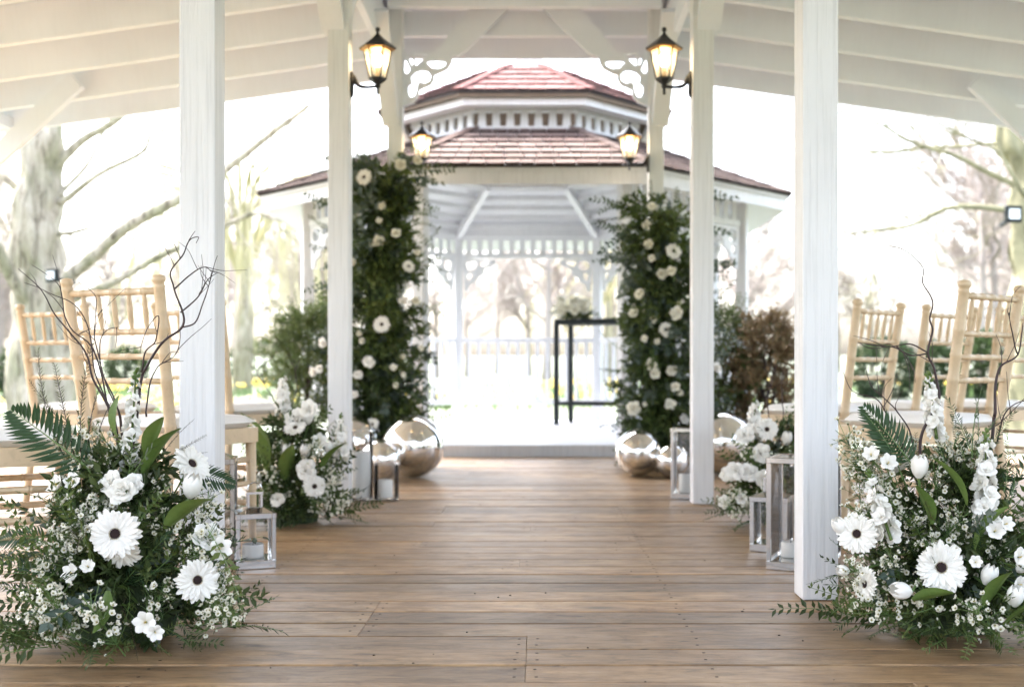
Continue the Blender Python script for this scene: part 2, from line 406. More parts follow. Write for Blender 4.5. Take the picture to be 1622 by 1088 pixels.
def lawn_mat():
    m, t, b = new_mat('lawn_grass')
    tc = N(t, 'ShaderNodeTexCoord')
    a = N(t, 'ShaderNodeTexNoise'); a.inputs['Scale'].default_value = .35; a.inputs['Detail'].default_value = 8; t.links.new(tc.outputs['Object'], a.inputs['Vector'])
    r = ramp(t, [(.3, (.085, .107, .072)), (.55, (.13, .15, .108)), (.8, (.18, .187, .145))]); t.links.new(a.outputs[0], r.inputs[0])
    t.links.new(r.outputs[0], b.inputs['Base Color']); b.inputs['Roughness'].default_value = .9
    n2 = N(t, 'ShaderNodeTexNoise'); n2.inputs['Scale'].default_value = 40; t.links.new(tc.outputs['Object'], n2.inputs['Vector'])
    bp = N(t, 'ShaderNodeBump'); bp.inputs['Strength'].default_value = .8; bp.inputs['Distance'].default_value = .05
    t.links.new(n2.outputs[0], bp.inputs['Height']); t.links.new(bp.outputs[0], b.inputs['Normal'])
    return m
M['lawn'] = lawn_mat()

# ---------------------------------------------------------------- ground
GZ = -.19
b = MB()
nx = 48
for i in range(nx + 1):
    for j in range(nx + 1):
        u, v = (i / nx * 2 - 1), (j / nx * 2 - 1)
        x = 1500 * u * abs(u) ** 2.2; y = 60 + 1500 * v * abs(v) ** 2.2
        dist = math.hypot(x, y - 5)
        z = GZ + max(0, dist - 26) * .012 + (mnoise.noise(Vector((x * .05, y * .05, 0))) * .25 if dist > 18 else 0)
        b.v.append((x, y, z))
for i in range(nx):
    for j in range(nx):
        a = i * (nx + 1) + j; b.f.append((a, a + nx + 1, a + nx + 2, a + 1)); b.m.append(0)
tag(b.build('lawn', M['lawn'], smooth=True), kind='structure')
def ground_z(x, y):
    dist = math.hypot(x, y - 5)
    return GZ + max(0, dist - 26) * .012

# ---------------------------------------------------------------- deck
deck = MB()
deck.box((0, 3.0, -.115), (9.2, 9.7, .13))
deck = deck.build('deck', M['dark_gap']); tag(deck, kind='structure')
PITCH = .1282; y0 = 2.975; DX = 4.6
rows = range(-33, 39)
plank_cache = {}
rng = random.Random(3)
fixed = {-1: [-.355], -2: [-.355], -3: [-.355], -4: [.055], -5: [.055], -6: [.055], 4: [.02], 3: [], 0: [], 1: [], 2: []}
nails = MB()
for k in rows:
    ya = y0 + k * PITCH
    if ya + PITCH > 7.862: break
    if k in fixed: js = [-2.35] * (rng.random() > .5) + fixed[k] + [1.65 + .4 * rng.randint(0, 3)]
    else:
        js = sorted(rng.sample([-2.75, -2.35, -1.95, -1.55, -.75, -.35, .05, .45, .85, 1.65, 2.05, 2.45], rng.choice([1, 2, 2])))
    xs = [-DX] + sorted(js) + [DX]
    for xa, xb in zip(xs, xs[1:]):
        L = round(xb - xa - .0002, 4); gap = .0055 if k != 0 else .009
        key = (L, gap)
        if key not in plank_cache:
            mb = MB(); mb.box((0, 0, -.0125), (L, PITCH - gap, .025)); plank_cache[key] = bevel_mesh(mb.mesh('plank', M['deck']), .0016)
        o = link('plank', plank_cache[key], deck, ((xa + xb) / 2, ya + PITCH / 2 + (gap - .0055) / 2, rng.uniform(-.0035, 0)))
        if rng.random() < .5: o.rotation_euler = (0, 0, math.pi)
    for jx in js + [-.755, .455, -1.6, 1.2]:
        if abs(jx) < 3 and 2 < ya < 5:
            for sx_ in ((-.022, .022) if jx in js else (0,)):
                for fy in (.28, .72):
                    nails.lathe([(.0042, .0004), (.0001, .0006)], 8, (jx + sx_ + rng.uniform(-.004, .004), ya + PITCH * fy + rng.uniform(-.006, .006), 0))
grit = MB()
for i in range(60):
    gx_, gy_ = rng.uniform(-.75, .75), rng.uniform(2.2, 5.5); gs_ = rng.uniform(.0015, .0045)
    gs_ *= .7; grit.lathe([(.0, -.001), (gs_, .0005), (gs_ * .7, gs_ * .7), (0, gs_ * .9)], 5, (gx_, gy_, 0), M=Matrix.Diagonal((rng.uniform(.6, 1.8), 1, 1)))
tag(grit.build('grit', M['dark_gap'], deck), kind='stuff')
no = nails.build('nail_heads', M['dark_gap'], deck); tag(no, kind='stuff')

# ---------------------------------------------------------------- pavilion
pav = empty('pavilion', (0, 3.0, 0))
tag(pav, 'white painted open timber pavilion with square posts and low rafters over the deck', 'pavilion')
def pv(x, y, z): return Vector((x, y - 3.0, z))
W0, W1, PS = .816, .916, .1
pm = MB(); pm.box((0, 0, 0), (PS, PS, 3.06)); post_me = bevel_mesh(pm.mesh('post', M['post']), .005, 2)
om = MB(); om.box((0, 0, 0), (PS, PS, 2.37)); opost_me = bevel_mesh(om.mesh('post', M['post']), .005, 2)
PY = [.87, 2.98, 5.09, 7.11]
for y in PY:
    for sgn in (-1, 1):
        link('post', post_me, pav, pv(sgn * .866, y + .05, 1.53))
        link('post', opost_me, pav, pv(sgn * 3.78, y + .05, 1.185))
RY = [7.255 - .588 * k for k in range(14)]
rl = 3.12
rb = MB(); rb.box((0, 0, 0), (math.hypot(rl, rl * .14), .045, .22)); rafter_me = bevel_mesh(rb.mesh('rafter', M['white']), .003)
tm = MB(); tm.box((0, 0, 0), (1.70, .045, .17)); tie_me = bevel_mesh(tm.mesh('tie_beam', M['white']), .003)
an = math.atan(.14)
for y in RY:
    for sgn in (-1, 1):
        xm = .965 + rl / 2
        o = link('rafter', rafter_me, pav, pv(sgn * xm, y, 2.88 - .14 * xm + .11 / math.cos(an)))
        o.rotation_euler = (0, sgn * an, 0)
    link('tie_beam', tie_me, pav, pv(0, y, 2.965))
# longitudinal members
for sgn in (-1, 1):
    bbox_obj('ledger', pv(sgn * .941, 3.58, 2.86), (.042, 8.24, .28), M['white'], pav, .003)
    bbox_obj('eave_plate', pv(sgn * 3.78, 3.63, 2.41), (.12, 8.3, .09), M['white'], pav, .003)
    bbox_obj('top_beam', pv(sgn * .866, 3.63, 3.12), (.1, 8.3, .12), M['white'], pav, .003)
    bbox_obj('clerestory_board', pv(sgn * 1.0, 3.64, 3.09), (.02, 8.3, .19), M['white'], pav, 0)
    # roof slope
    b = MB(); xa, xb = .93, 4.12
    for (z_off) in (0, .04):
        for x in (xa, xb):
            for y in (-.55, 7.9):
                b.v.append(tuple(pv(sgn * x, y, 2.88 - .14 * x + .228 + z_off)))
    b.f = [(0, 1, 3, 2), (4, 6, 7, 5), (0, 2, 6, 4), (1, 5, 7, 3), (0, 4, 5, 1), (2, 3, 7, 6)]; b.m = [0] * 6
    b.build('roof_slope', M['white'], pav)
    # end fascia
    b = MB(); b.beam(pv(sgn * .90, 7.79, 2.88 - .14 * .9 + .10), pv(sgn * 4.12, 7.79, 2.88 - .14 * 4.12 + .10), .03, .2)
    b.build('fascia', M['white'], pav)
    # braces from outer posts
    for y in PY[1:]:
        b = MB(); b.beam(pv(sgn * 3.80, y + .02, 1.78), pv(sgn * 2.98, y + .02, 2.55), .05, .12); b.build('brace', M['white'], pav)
    for y in PY[1:]:
        for s2 in (-1, 1):
            if y > 7 and s2 > 0: continue
            ys = y + .05 + s2 * .05
            b = MB(); b.beam(pv(sgn * .893, ys - s2 * .02, 2.26), pv(sgn * .893, ys + s2 * .55, 2.83), .046, .11, (sgn, 0, 0)); b.build('brace', M['white'], pav)
bbox_obj('fascia', pv(0, 7.81, 3.04), (2.1, .03, .3), M['white'], pav, .003)
bbox_obj('roof_crown', pv(0, 3.66, 3.205), (2.1, 8.4, .04), M['white'], pav, 0)
# fretwork truss brackets at the end bay (x from post, z up)
def zz(px, py, d=7.13):
    p = P(px, py, d); return (p.x, p.z)
def zpt(zx, zy): return zz(500 + zx / 4.506, zy / 4.506)
outer = [zpt(*p) for p in [(603, 760), (680, 728), (712, 690), (722, 640), (760, 622), (800, 605), (822, 575), (828, 535), (870, 518), (925, 490), (952, 445), (958, 405), (1000, 392), (1045, 368), (1400, 22), (1115, 22), (830, 375), (800, 372), (672, 372), (672, 470), (628, 375), (603, 340)]]
holes = [[zpt(*p) for p in h] for h in (
    [(690, 388), (785, 388), (692, 474)],
    [(768, 442), (800, 434), (880, 434), (914, 444), (902, 470), (862, 488), (812, 484)],
    [(662, 548), (690, 516), (735, 500), (780, 508), (802, 540), (795, 575), (765, 592), (725, 582), (706, 600), (700, 650), (684, 690), (660, 694), (644, 660), (642, 615), (672, 590)],
    [(618, 420), (655, 500), (630, 528), (612, 500)])]
xmin = zpt(603, 0)[0]
ol = [(x - xmin, z) for x, z in outer]; hl = [[(x - xmin, z) for x, z in h] for h in holes]
fret_me = shape2d(ol, hl, .035, 'fretwork_bracket'); fret_me.materials.clear(); fret_me.materials.append(M['white'])
for sgn in (-1, 1):
    o = link('fretwork_bracket', fret_me, pav, pv(sgn * .817, 7.15, 0)); o.rotation_euler = (R(90), 0, 0)
    if sgn > 0: o.rotation_euler = (R(90), 0, R(180))

# ---------------------------------------------------------------- gazebo
GX, GY = -.03, 9.8
gz = empty('gazebo', (GX, GY, 0))
tag(gz, 'white octagonal gazebo with two tier red shingle roof, fretwork frieze and railings', 'gazebo')
T8 = math.tan(R(22.5))
def side_M(k): return Matrix.Rotation(R(45 * k), 3, 'Z')   # k=0 faces the deck
def octa(r, z, k=None):
    c = r / math.cos(R(22.5))
    return [Vector((c * math.sin(R(22.5 + 45 * i)), -c * math.cos(R(22.5 + 45 * i)), z)) for i in range(8)]
b = MB(); b.lathe([(1.93 / math.cos(R(22.5)), GZ), (1.93 / math.cos(R(22.5)), .08)], 8, a0=R(22.5)); b.build('platform', M['gazebo'], gz)
def s_obj(name, me, k, x, r, z, extra=None):
    Mk = side_M(k); o = link(name, me, gz, Mk @ Vector((x, -r, z)))
    o.rotation_euler = (0, 0, R(45 * k)); return o
pm = MB(); pm.box((0, 0, 0), (.09, .09, 2.06)); gpost = bevel_mesh(pm.mesh('post', M['gazebo']), .006)
for i, p in enumerate(octa(1.83, 1.1)):
    o = link('post', gpost, gz, p); o.rotation_euler = (0, 0, R(22.5 + 45 * i))
def bx(name, sx_, sy_, sz_, m=M['gazebo'], bev=.003):
    b = MB(); b.box((0, 0, 0), (sx_, sy_, sz_)); me = b.mesh(name, m)
    return bevel_mesh(me, bev) if bev else me
sideL = 2 * 1.83 * T8
plate = bx('top_plate', sideL - .05, .08, .08); frail = bx('frieze_rail', sideL - .1, .05, .05); trail = bx('handrail', sideL - .09, .07, .05); brail = bx('bottom_rail', sideL - .09, .05, .05)
fslat = bx('frieze_slat', .052, .022, .16, bev=0); balu = bx('baluster', .036, .036, .625, bev=.004)
ge_o = [(0, 0), (.03, -.36), (.06, -.36), (.075, -.30), (.10, -.27), (.14, -.26), (.155, -.22), (.19, -.2), (.225, -.18), (.235, -.13), (.27, -.1), (.33, -.085), (.36, -.06), (.36, -.02)]
ge_h = [smooth2d([(.05, -.04), (.15, -.04), (.14, -.12), (.06, -.13)]), smooth2d([(.19, -.035), (.30, -.035), (.26, -.075), (.2, -.09)]), smooth2d([(.055, -.17), (.11, -.17), (.09, -.23), (.06, -.24)])]
gb_me = shape2d(ge_o, ge_h, .025, 'corner_bracket'); gb_me.materials.clear(); gb_me.materials.append(M['gazebo'])
for k in range(8):
    s_obj('top_plate', plate, k, 0, 1.83, 2.115)
    if k == 0: continue
    s_obj('frieze_rail', frail, k, 0, 1.83, 2.045); s_obj('frieze_rail', frail, k, 0, 1.83, 1.855)
    s_obj('handrail', trail, k, 0, 1.83, .945); s_obj('bottom_rail', brail, k, 0, 1.83, .28)
    n = 12
    for i in range(n): s_obj('frieze_slat', fslat, k, (i - (n - 1) / 2) * .115, 1.83, 1.95)
    n = 13
    for i in range(n): s_obj('baluster', balu, k, (i - (n - 1) / 2) * .106, 1.83, .612)
    for s2 in (-1, 1):
        o = s_obj('corner_bracket', gb_me, k, s2 * (sideL / 2 - .05), 1.83, 1.832)
        o.rotation_euler = (Matrix.Rotation(R(45 * k + (180 if s2 > 0 else 0)), 3, 'Z') @ Matrix.Rotation(R(90), 3, 'X')).to_euler()
def ring(name, r0, z0, r1, z1, th, m):
    b = MB(); c = 1 / math.cos(R(22.5))
    b.lathe([(r0 * c, z0), (r1 * c, z1), (r1 * c, z1 + th), (r0 * c, z0 + th), (r0 * c, z0)], 8, a0=R(22.5)); 
    b.f = [f for f in b.f if len(f) == 4]; b.m = [0] * len(b.f)
    return b.build(name, m, gz)
lower = ring('lower_roof', 2.19, 2.045, .98, 2.57, .025, M['gazebo'])
M['dark_lining'] = simple('dark_roof_lining', (.16, .12, .09), .8)  # brown lining, coloured dark so the cupola slots look shaded inside
upper = ring('upper_roof', 1.25, 2.81, .35, 3.265, .025, M['dark_lining'])
ring('fascia', 2.17, 1.95, 2.155, 1.95, .10, M['gazebo'])
ring('soffit', 2.155, 1.955, 1.79, 2.06, .02, M['gazebo'])
ring('cornice', 1.19, 2.755, 1.08, 2.755, .055, M['gazebo'])
ring('cupola_rail', 1.0, 2.745, .95, 2.745, .07, M['gazebo'])
ring('cupola_base', 1.01, 2.54, .95, 2.54, .085, M['gazebo'])
ring('drip_edge', 2.205, 2.066, 2.16, 2.07, .012, M['drip']); ring('drip_edge', 1.265, 2.832, 1.22, 2.84, .012, M['drip'])
cs = MB(); cs.add([(-.034, -.011, -.06), (.034, -.011, -.06), (.027, -.011, .06), (-.027, -.011, .06), (-.034, .011, -.06), (.034, .011, -.06), (.027, .011, .06), (-.027, .011, .06)],
                  [(0, 1, 2, 3), (5, 4, 7, 6), (1, 5, 6, 2), (4, 0, 3, 7)]); cslat = cs.mesh('cupola_slat', M['gazebo'])
for k in range(8):
    for i in range(7): s_obj('cupola_slat', cslat, k, (i - 3) * .116, .98, 2.69)
cap = MB(); cap.lathe([(.40, 3.255), (.40, 3.30), (.23, 3.31), (.21, 3.42), (.05, 3.45), (.04, 3.6), (.07, 3.65), (.0, 3.72)], 8, a0=R(22.5)); cap.build('roof_cap', M['gazebo'], gz)
# inner rafters and ceiling boards
for i, (p, q) in enumerate(zip(octa(1.83, 2.07), octa(.95, 2.46))):
    b = MB(); b.beam(p, q, .06, .09); b.build('hip_rafter', M['gazebo'], gz)
for k in range(8):
    for j in range(5):
        r = 1.7 - j * .17; z = 2.155 + (1.83 - r) * .434 - .05
        s_obj('ceiling_batten', bx('ceiling_batten', 2 * r * T8 - .03, .03, .05, bev=0), k, 0, r, z)
ring('inner_ring', .97, 2.44, .91, 2.44, .1, M['gazebo'])
# shingles
def shingles(parent, r0, z0, r1, z1, courses, wid, rg, smat):
    stuff = MB(); L = math.hypot(r0 - r1, z1 - z0); exp = L / courses
    ux = Vector((0, (r0 - r1) / L, (z1 - z0) / L)); nn = Vector((0, -ux.z, ux.y))
    for k in range(8):
        Mk = side_M(k); front = k in (0, 1, 7)
        for c in range(courses):
            s0 = c * exp; ra = r0 - (r0 - r1) * s0 / L; hwa = ra * T8
            rbb = r0 - (r0 - r1) * min(L, s0 + exp * 1.15) / L; hwb = rbb * T8
            x = -hwa + (wid * .5 if c % 2 else 0) * 0
            first = True
            while x < hwa - .01:
                wv = wid * rg.uniform(.7, 1.35)
                if first and c % 2: wv *= .5
                first = False
                xe = min(x + wv, hwa)
                if hwa - xe < .04: xe = hwa
                def cl(v, h): return max(-h, min(h, v))
                lift = .020 + rg.uniform(0, .003)
                ja = rg.uniform(-.006, .004)
                base = Vector((0, -r0, z0 + .03))
                def pt(xx, s_, h): return Vector((xx, 0, 0)) + base + ux * s_ + nn * h
                g = .003
                q = [pt(x + g, s0 + ja, lift), pt(xe - g, s0 + ja, lift), pt(cl(xe - g, hwb), s0 + exp * 1.15, .004), pt(cl(x + g, hwb), s0 + exp * 1.15, .004),
                     pt(x + g, s0 + ja, lift - .017), pt(xe - g, s0 + ja, lift - .017)]
                fs = [(0, 1, 2, 3), (4, 5, 1, 0), (4, 0, 3), (5, 2, 1)]
                q = [Mk @ p for p in q]
                if front:
                    mb = MB(); mb.add(q, fs); mb.m[1] = 1; mb.build('shingle', [smat, M['butt_shade']], parent)
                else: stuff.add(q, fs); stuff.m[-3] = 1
                x = xe
        # hip cap
    for i in range(8):
        a, c_ = octa(r0, z0 + .03)[i], octa(r1, z1 + .03)[i]
        mb = MB(); nseg = courses + 2
        for s_ in range(nseg):
            p, q = a.lerp(c_, s_ / nseg), a.lerp(c_, (s_ + 1.1) / nseg)
            mb.beam(p + Vector((0, 0, .022)), q + Vector((0, 0, .012)), .09, .016)
        mb.build('hip_cap', smat, parent)
    o = stuff.build('shingle_field', [smat, M['butt_shade']], parent); tag(o, kind='stuff')
rg = random.Random(5)
shingles(lower, 2.21, 2.045, .99, 2.575, 7, .125, rg, M['shingle'])
shingles(upper, 1.27, 2.815, .36, 3.265, 5, .12, rg, M['shingle_red'])

# ---------------------------------------------------------------- wall lanterns
def wall_lantern(sgn, y, label):
    root = empty('wall_lantern', (sgn * .814, y, 2.0))
    tag(root, label, 'lantern', 'lit black wall lanterns on the posts')
    i = -sgn
    b = MB(); b.lathe([(.0, 0), (.035, .0), (.03, .012), (.0, .014)], 12, (0, 0, 0), M=Matrix.Rotation(R(90 * i), 3, 'Y') @ Matrix.Diagonal((1.9, .8, 1)))
    b.build('back_plate', M['black'], root, True)
    b = MB(); b.tube(smooth_path([(i * .008, 0, .04), (i * .03, 0, .0), (i * .07, 0, -.012), (i * .128, 0, -.008)], 5), [.014] * 4 + [.010] * 6 + [.008] * 6, 8); b.build('arm', M['black'], root, True)
    cx = i * .128
    b = MB(); b.lathe([(.0, -.05), (.007, -.046), (.007, -.02), (.014, -.01), (.012, .0), (.04, .02), (.045, .03), (.0, .031)], 6, (cx, 0, 0)); b.build('base', M['black'], root)
    b = MB(); b.lathe([(.086, .168), (.09, .176), (.05, .205), (.03, .22), (.008, .243), (.006, .25), (.012, .26), (.010, .272), (.0, .276)], 6, (cx, 0, 0)); b.build('cap', M['black'], root)
    b = MB(); b.lathe([(.070, .160), (.088, .1675), (.0, .1674)], 6, (cx, 0, 0)); b.build('cap_rim', M['brass'], root)
    g = MB(); rr0, rr1 = .040, .066
    for k in range(6):
        a0, a1 = R(60 * k), R(60 * k + 60)
        p = [Vector((cx + rr0 * math.cos(a0), rr0 * math.sin(a0), .031)), Vector((cx + rr0 * math.cos(a1), rr0 * math.sin(a1), .031)),
             Vector((cx + rr1 * math.cos(a1), rr1 * math.sin(a1), .164)), Vector((cx + rr1 * math.cos(a0), rr1 * math.sin(a0), .164))]
        pb = MB(); pb.add(p, [(0, 1, 2, 3)]); pb.build('pane', M['lampglass'], root)
        fb = MB(); fb.beam(p[0], p[3], .007, .007, (0, 1, .1)); fb.build('glazing_bar', M['black'], root)
    b = MB(); b.lathe([(.012, .031), (.012, .085), (.0, .086)], 10, (cx, 0, 0)); b.build('lamp_holder', M['brass'], root)
    b = MB(); b.lathe([(.009, .085), (.022, .105), (.024, .122), (.016, .142), (.0, .15)], 12, (cx, 0, 0)); b.build('bulb', M['bulb'], root, True)
    return root
def lampglass():
    m, t, b = new_mat('frosted_lamp_glass'); t.nodes.remove(b)
    tr = N(t, 'ShaderNodeBsdfTransparent'); tl = N(t, 'ShaderNodeBsdfTranslucent'); tl.inputs[0].default_value = (.95, .9, .8, 1)
    mx = N(t, 'ShaderNodeMixShader'); mx.inputs[0].default_value = .22
    t.links.new(tr.outputs[0], mx.inputs[1]); t.links.new(tl.outputs[0], mx.inputs[2]); t.links.new(mx.outputs[0], t.nodes['Material Output'].inputs['Surface'])
    return m
M['lampglass'] = lampglass()
wall_lantern(-1, 5.14, 'lit black lantern on the post beside the tall glass cylinder candles')
wall_lantern(1, 5.14, 'lit black lantern on the post beside the tall lantern next to a silver ball')
wall_lantern(-1, 7.10, 'lit black lantern just above the taller flower column')
wall_lantern(1, 7.10, 'lit black lantern above the flower column beside the brown shrub')

# ---------------------------------------------------------------- chairs
def ringed(b, p0, p1, r, rings, n=8, amp=1.18):
    p0, p1 = Vector(p0), Vector(p1); pts = [(0, 1)]
    for t in rings:
        for q in (-.011, .011):
            tt = t + q
            L = (p1 - p0).length; e = .004 / L
            pts += [(tt - e * 1.2, 1), (tt - e * .6, amp), (tt + e * .6, amp), (tt + e * 1.2, 1)]
    pts += [(1, 1)]; pts.sort()
    b.tube([p0.lerp(p1, t) for t, _ in pts], [r * s_ for _, s_ in pts], n)
def make_chair():
    root = empty('spindle_back_chair')
    bw, tw = .170, .187
    def back(z): # centre line of back post at height z: (half width, y)
        if z < .43: return (bw + (.43 - z) * .02, -.19 - (.43 - z) * .12)
        t = (z - .43) / .5; return (bw + (tw - bw) * t, -.19 - .075 * t)
    for s2 in (-1, 1):
        b = MB(); prof = []
        for z, r in [(0, .013), (.2, .0165), (.42, .018), (.455, .018), (.462, .0205), (.469, .018), (.60, .018), (.607, .0205), (.614, .018), (.68, .018), (.687, .0205), (.694, .018), (.76, .0175), (.767, .020), (.774, .0175), (.86, .017), (.888, .0165), (.893, .019), (.898, .0165), (.905, .0165), (.91, .021), (.918, .0215), (.926, .018), (.93, .006)]:
            hw, y = back(z); prof.append((Vector((s2 * hw, y, z)), r))
        b.tube([p for p, _ in prof], [r for _, r in prof], 10); b.build('back_post', M['chair'], root, True)
    for z, r, rg_ in [(.880, .0105, 5), (.757, .0095, 5), (.680, .0095, 4), (.603, .0095, 4)]:
        hw, y = back(z); b = MB()
        ringed(b, (-hw, y, z), (hw, y, z), r, [(i + 1) / (rg_ + 1) for i in range(rg_)]); b.build('back_rail', M['chair'], root, True)
    for i in range(5):
        t = (i + 1) / 6 * 2 - 1
        h0, ya = back(.757); h1, yb = back(.880); b = MB()
        p0, p1 = Vector((h0 * t, ya, .757)), Vector((h1 * t, yb, .880))
        b.tube([p0.lerp(p1, u) for u in (0, .1, .3, .42, .46, .5, .54, .58, .7, .9, 1)], [.0055, .0055, .0085, .0078, .0095, .0078, .0095, .0078, .0085, .0055, .0055], 8)
        b.build('spindle', M['chair'], root, True)
    for s2 in (-1, 1):
        b = MB(); b.tube([(s2 * .18, .20, 0), (s2 * .182, .195, .2), (s2 * .18, .19, .42)], [.012, .016, .019], 10); b.build('front_leg', M['chair'], root, True)
    sf = MB()
    sf.beam((-.19, .19, .415), (.19, .19, .415), .03, .05); sf.beam((-.17, -.185, .415), (.17, -.185, .415), .03, .05)
    sf.beam((-.185, .205, .416), (-.17, -.19, .416), .032, .05); sf.beam((.185, .205, .416), (.17, -.19, .416), .032, .05)
    sf.box((0, .0, .43), (.34, .36, .012)); sf.build('seat_frame', M['chair'], root)
    for (p, q) in [((-.181, .195, .30), (.181, .195, .30)), ((-.181, .197, .18), (.181, .197, .18)), ((-.167, -.207, .24), (.167, -.207, .24))] + \
            [((s2 * .181, .195, z), (s2 * .168, -.20 - (.43 - z) * .08, z)) for s2 in (-1, 1) for z in (.16, .25, .33)]:
        b = MB(); ringed(b, p, q, .0095, [.25, .5, .75]); b.build('stretcher', M['chair'], root, True)
    c = MB(); nu, nv = 14, 14; top = []; base = 0
    for side in (1, -1):
        for i in range(nu + 1):
            for j in range(nv + 1):
                u, v = i / nu * 2 - 1, j / nv * 2 - 1
                e = max(0, 1 - max(abs(u), abs(v)) ** 8); rr = (1 - abs(u) ** 10) * (1 - abs(v) ** 10)
                k_ = (abs(u) ** 6 + abs(v) ** 6) ** (1 / 6) if (u or v) else 1
                sx_ = u * (.195 - .012 * (1 - v) / 2); sy_ = v * .20
                z = .459 + side * (.026 * max(0, rr) ** .35 + (.006 * (1 - u * u) * (1 - v * v) if side > 0 else 0))
                c.v.append((sx_, sy_ + .005, z))
        o_ = base
        for i in range(nu):
            for j in range(nv):
                a = o_ + i * (nv + 1) + j; f = (a, a + nv + 1, a + nv + 2, a + 1)
                c.f.append(f if side > 0 else tuple(reversed(f))); c.m.append(0)
        base += (nu + 1) * (nv + 1)
    c.build('cushion', M['cushion'], root, True)
    return root
chair0 = make_chair()
def chair(x, y, deg, label, first=[True]):
    o = chair0 if first[0] else copy_tree(chair0); first[0] = False
    o.location = (x, y, 0); o.rotation_euler = (0, 0, -R(deg))
    tag(o, label, 'chair', 'natural wood spindle back chairs beside the aisle')
def chair_from_posts(pl, dl, pr, dr, label):
    a = P(pl, 0, dl); c = P(pr, 0, dr); v = (c - a); v.z = 0; v.normalize()
    mid = (a + c) / 2; f = Vector((-v.y, v.x, 0))
    ctr = mid + f * .265
    chair(ctr.x, ctr.y, math.degrees(math.atan2(f.x, f.y)), label)
chair_from_posts(101, 3.42, 254, 3.27, 'natural wood spindle back chair right behind the arrangement of dark twisted twigs and long fern')
chair(-1.40, 2.89, 62, 'natural wood chair whose ivory seat pokes out beyond the long fern frond')
chair_from_posts(30, 4.80, 134, 4.66, 'natural wood spindle back chair in front of the big pale tree trunk')
chair_from_posts(234, 4.70, 362, 4.50, 'natural wood spindle back chair half hidden by a post, seat near the smaller twig arrangement')
chair_from_posts(1527, 3.47, 1618, 3.72, 'natural wood spindle back chair rising behind the arrangement with upright fern sprays')
chair_from_posts(1354, 4.40, 1433, 4.70, 'natural wood spindle back chair next to the front post with the tall steel lantern')
chair_from_posts(1472, 4.80, 1541, 5.0, 'natural wood spindle back chair in the second row, between two other chairs')
chair_from_posts(1585, 5.0, 1660, 5.2, 'natural wood spindle back chair seen through the back of a closer chair')

# ---------------------------------------------------------------- mirror balls
def ball(px, py, rpx, d, label):
    r = rpx * d / FPX; c = P(px, py, d); b = MB()
    b.lathe([(r * math.sin(math.pi * i / 32), -r * math.cos(math.pi * i / 32)) for i in range(33)], 48)
    root = b.build('mirror_ball', M['mirror'], None, True, (c.x, d, r)); tag(root, label, 'ball', 'silver mirror balls around the flower columns')
ball(655, 705, 49, 6.35, 'large mirrored silver ball in front of the taller flower column')
ball(604, 728, 33, 6.15, 'small mirrored silver ball behind the short candle jar')
ball(560, 700, 46, 6.75, 'mirrored silver ball behind the tall glass cylinder candle')
ball(1011, 716, 37, 6.42, 'mirrored silver ball in front of the flower column near the black table')
ball(1064, 727, 27, 6.30, 'smallest mirrored silver ball peeking out beside the steel lantern')
ball(1144, 705, 50, 6.5, 'large mirrored silver ball beneath the brown dried shrub')

# ---------------------------------------------------------------- lanterns, vases, candles
def candle(loc, r, h, label, melted=0.0):
    root = empty('candle', loc); tag(root, label, 'candle')
    b = MB(); b.lathe([(r * .97, 0), (r, .003), (r, h - .004), (r * .94, h), (r * .7, h - .006 - melted), (0, h - .008 - melted)], 24); b.build('wax', M['candle'], root, True)
    b = MB(); b.tube([(0, 0, h - .02), (0.001, 0, h + .008)], .0012, 5); b.build('wick', M['wick'], root)
def lantern(loc, deg, wd, h, label, handle=True):
    root = empty('lantern', loc, R(deg)); tag(root, label, 'lantern', 'polished steel floor lanterns')
    t = .014; hw = wd / 2
    bbox_obj('base', (0, 0, .014), (wd, wd, .028), M['steel'], root, .002)
    for sx_ in (-1, 1):
        for sy_ in (-1, 1):
            bbox_obj('corner_post', (sx_ * (hw - t / 2), sy_ * (hw - t / 2), h / 2 + .014), (t, t, h - .028), M['steel'], root, .0015)
    for k in range(4):
        Mk = Matrix.Rotation(R(90 * k), 3, 'Z')
        o = bbox_obj('top_bar', Mk @ Vector((0, -(hw - t / 2), h + .004)), (wd + .004, t, .018), M['steel'], root, .0015); o.rotation_euler = (0, 0, R(90 * k))
        b = MB(); b.box((0, 0, 0), (wd - 2 * t, .002, h - .05)); o = b.build('pane', M['glass'], root, loc=Mk @ Vector((0, -(hw - t / 2), h / 2 + .012))); o.rotation_euler = (0, 0, R(90 * k))
    if handle:
        b = MB(); b.lathe([(hw * 1.25, h + .013), (hw * .55, h + .028), (hw * .5, h + .03)], 4, a0=R(45)); b.build('roof', M['steel'], root)
        for sx_ in (-1, 1):
            for sy_ in (-1, 1): bbox_obj('chimney_bar', (sx_ * hw * .33, sy_ * hw * .33, h + .05), (.008, .008, .045), M['steel'], root, .001)
        bbox_obj('chimney_cap', (0, 0, h + .075), (hw * .85, hw * .85, .008), M['steel'], root, .001)
        b = MB(); b.tube([(.022 * math.cos(R(a)), 0, h + .085 + .022 * math.sin(R(a))) for a in range(0, 190, 20)], .003, 6); b.build('handle', M['steel'], root)
def gp(px, py):
    d = FPX * CAMZ / (py - VPY); p = P(px, py, d); return Vector((p.x, p.y, 0))
l1 = gp(403, 896); lantern(l1, 20, .125, .165, 'small steel lantern with a burnt down candle standing beside the front post')
candle(l1 + Vector((-.005, 0, .0285)), .034, .045, 'burnt down white candle stub inside the small steel lantern', .012)
l2 = gp(336, 896); lantern(l2, 12, .15, .34, 'tall narrow steel lantern mostly hidden behind the front post, beside the small lantern')
l3 = gp(1274, 897); lantern(l3, -24, .205, .345, 'tall wide steel lantern partly hidden by the front post of the white tulips', False)
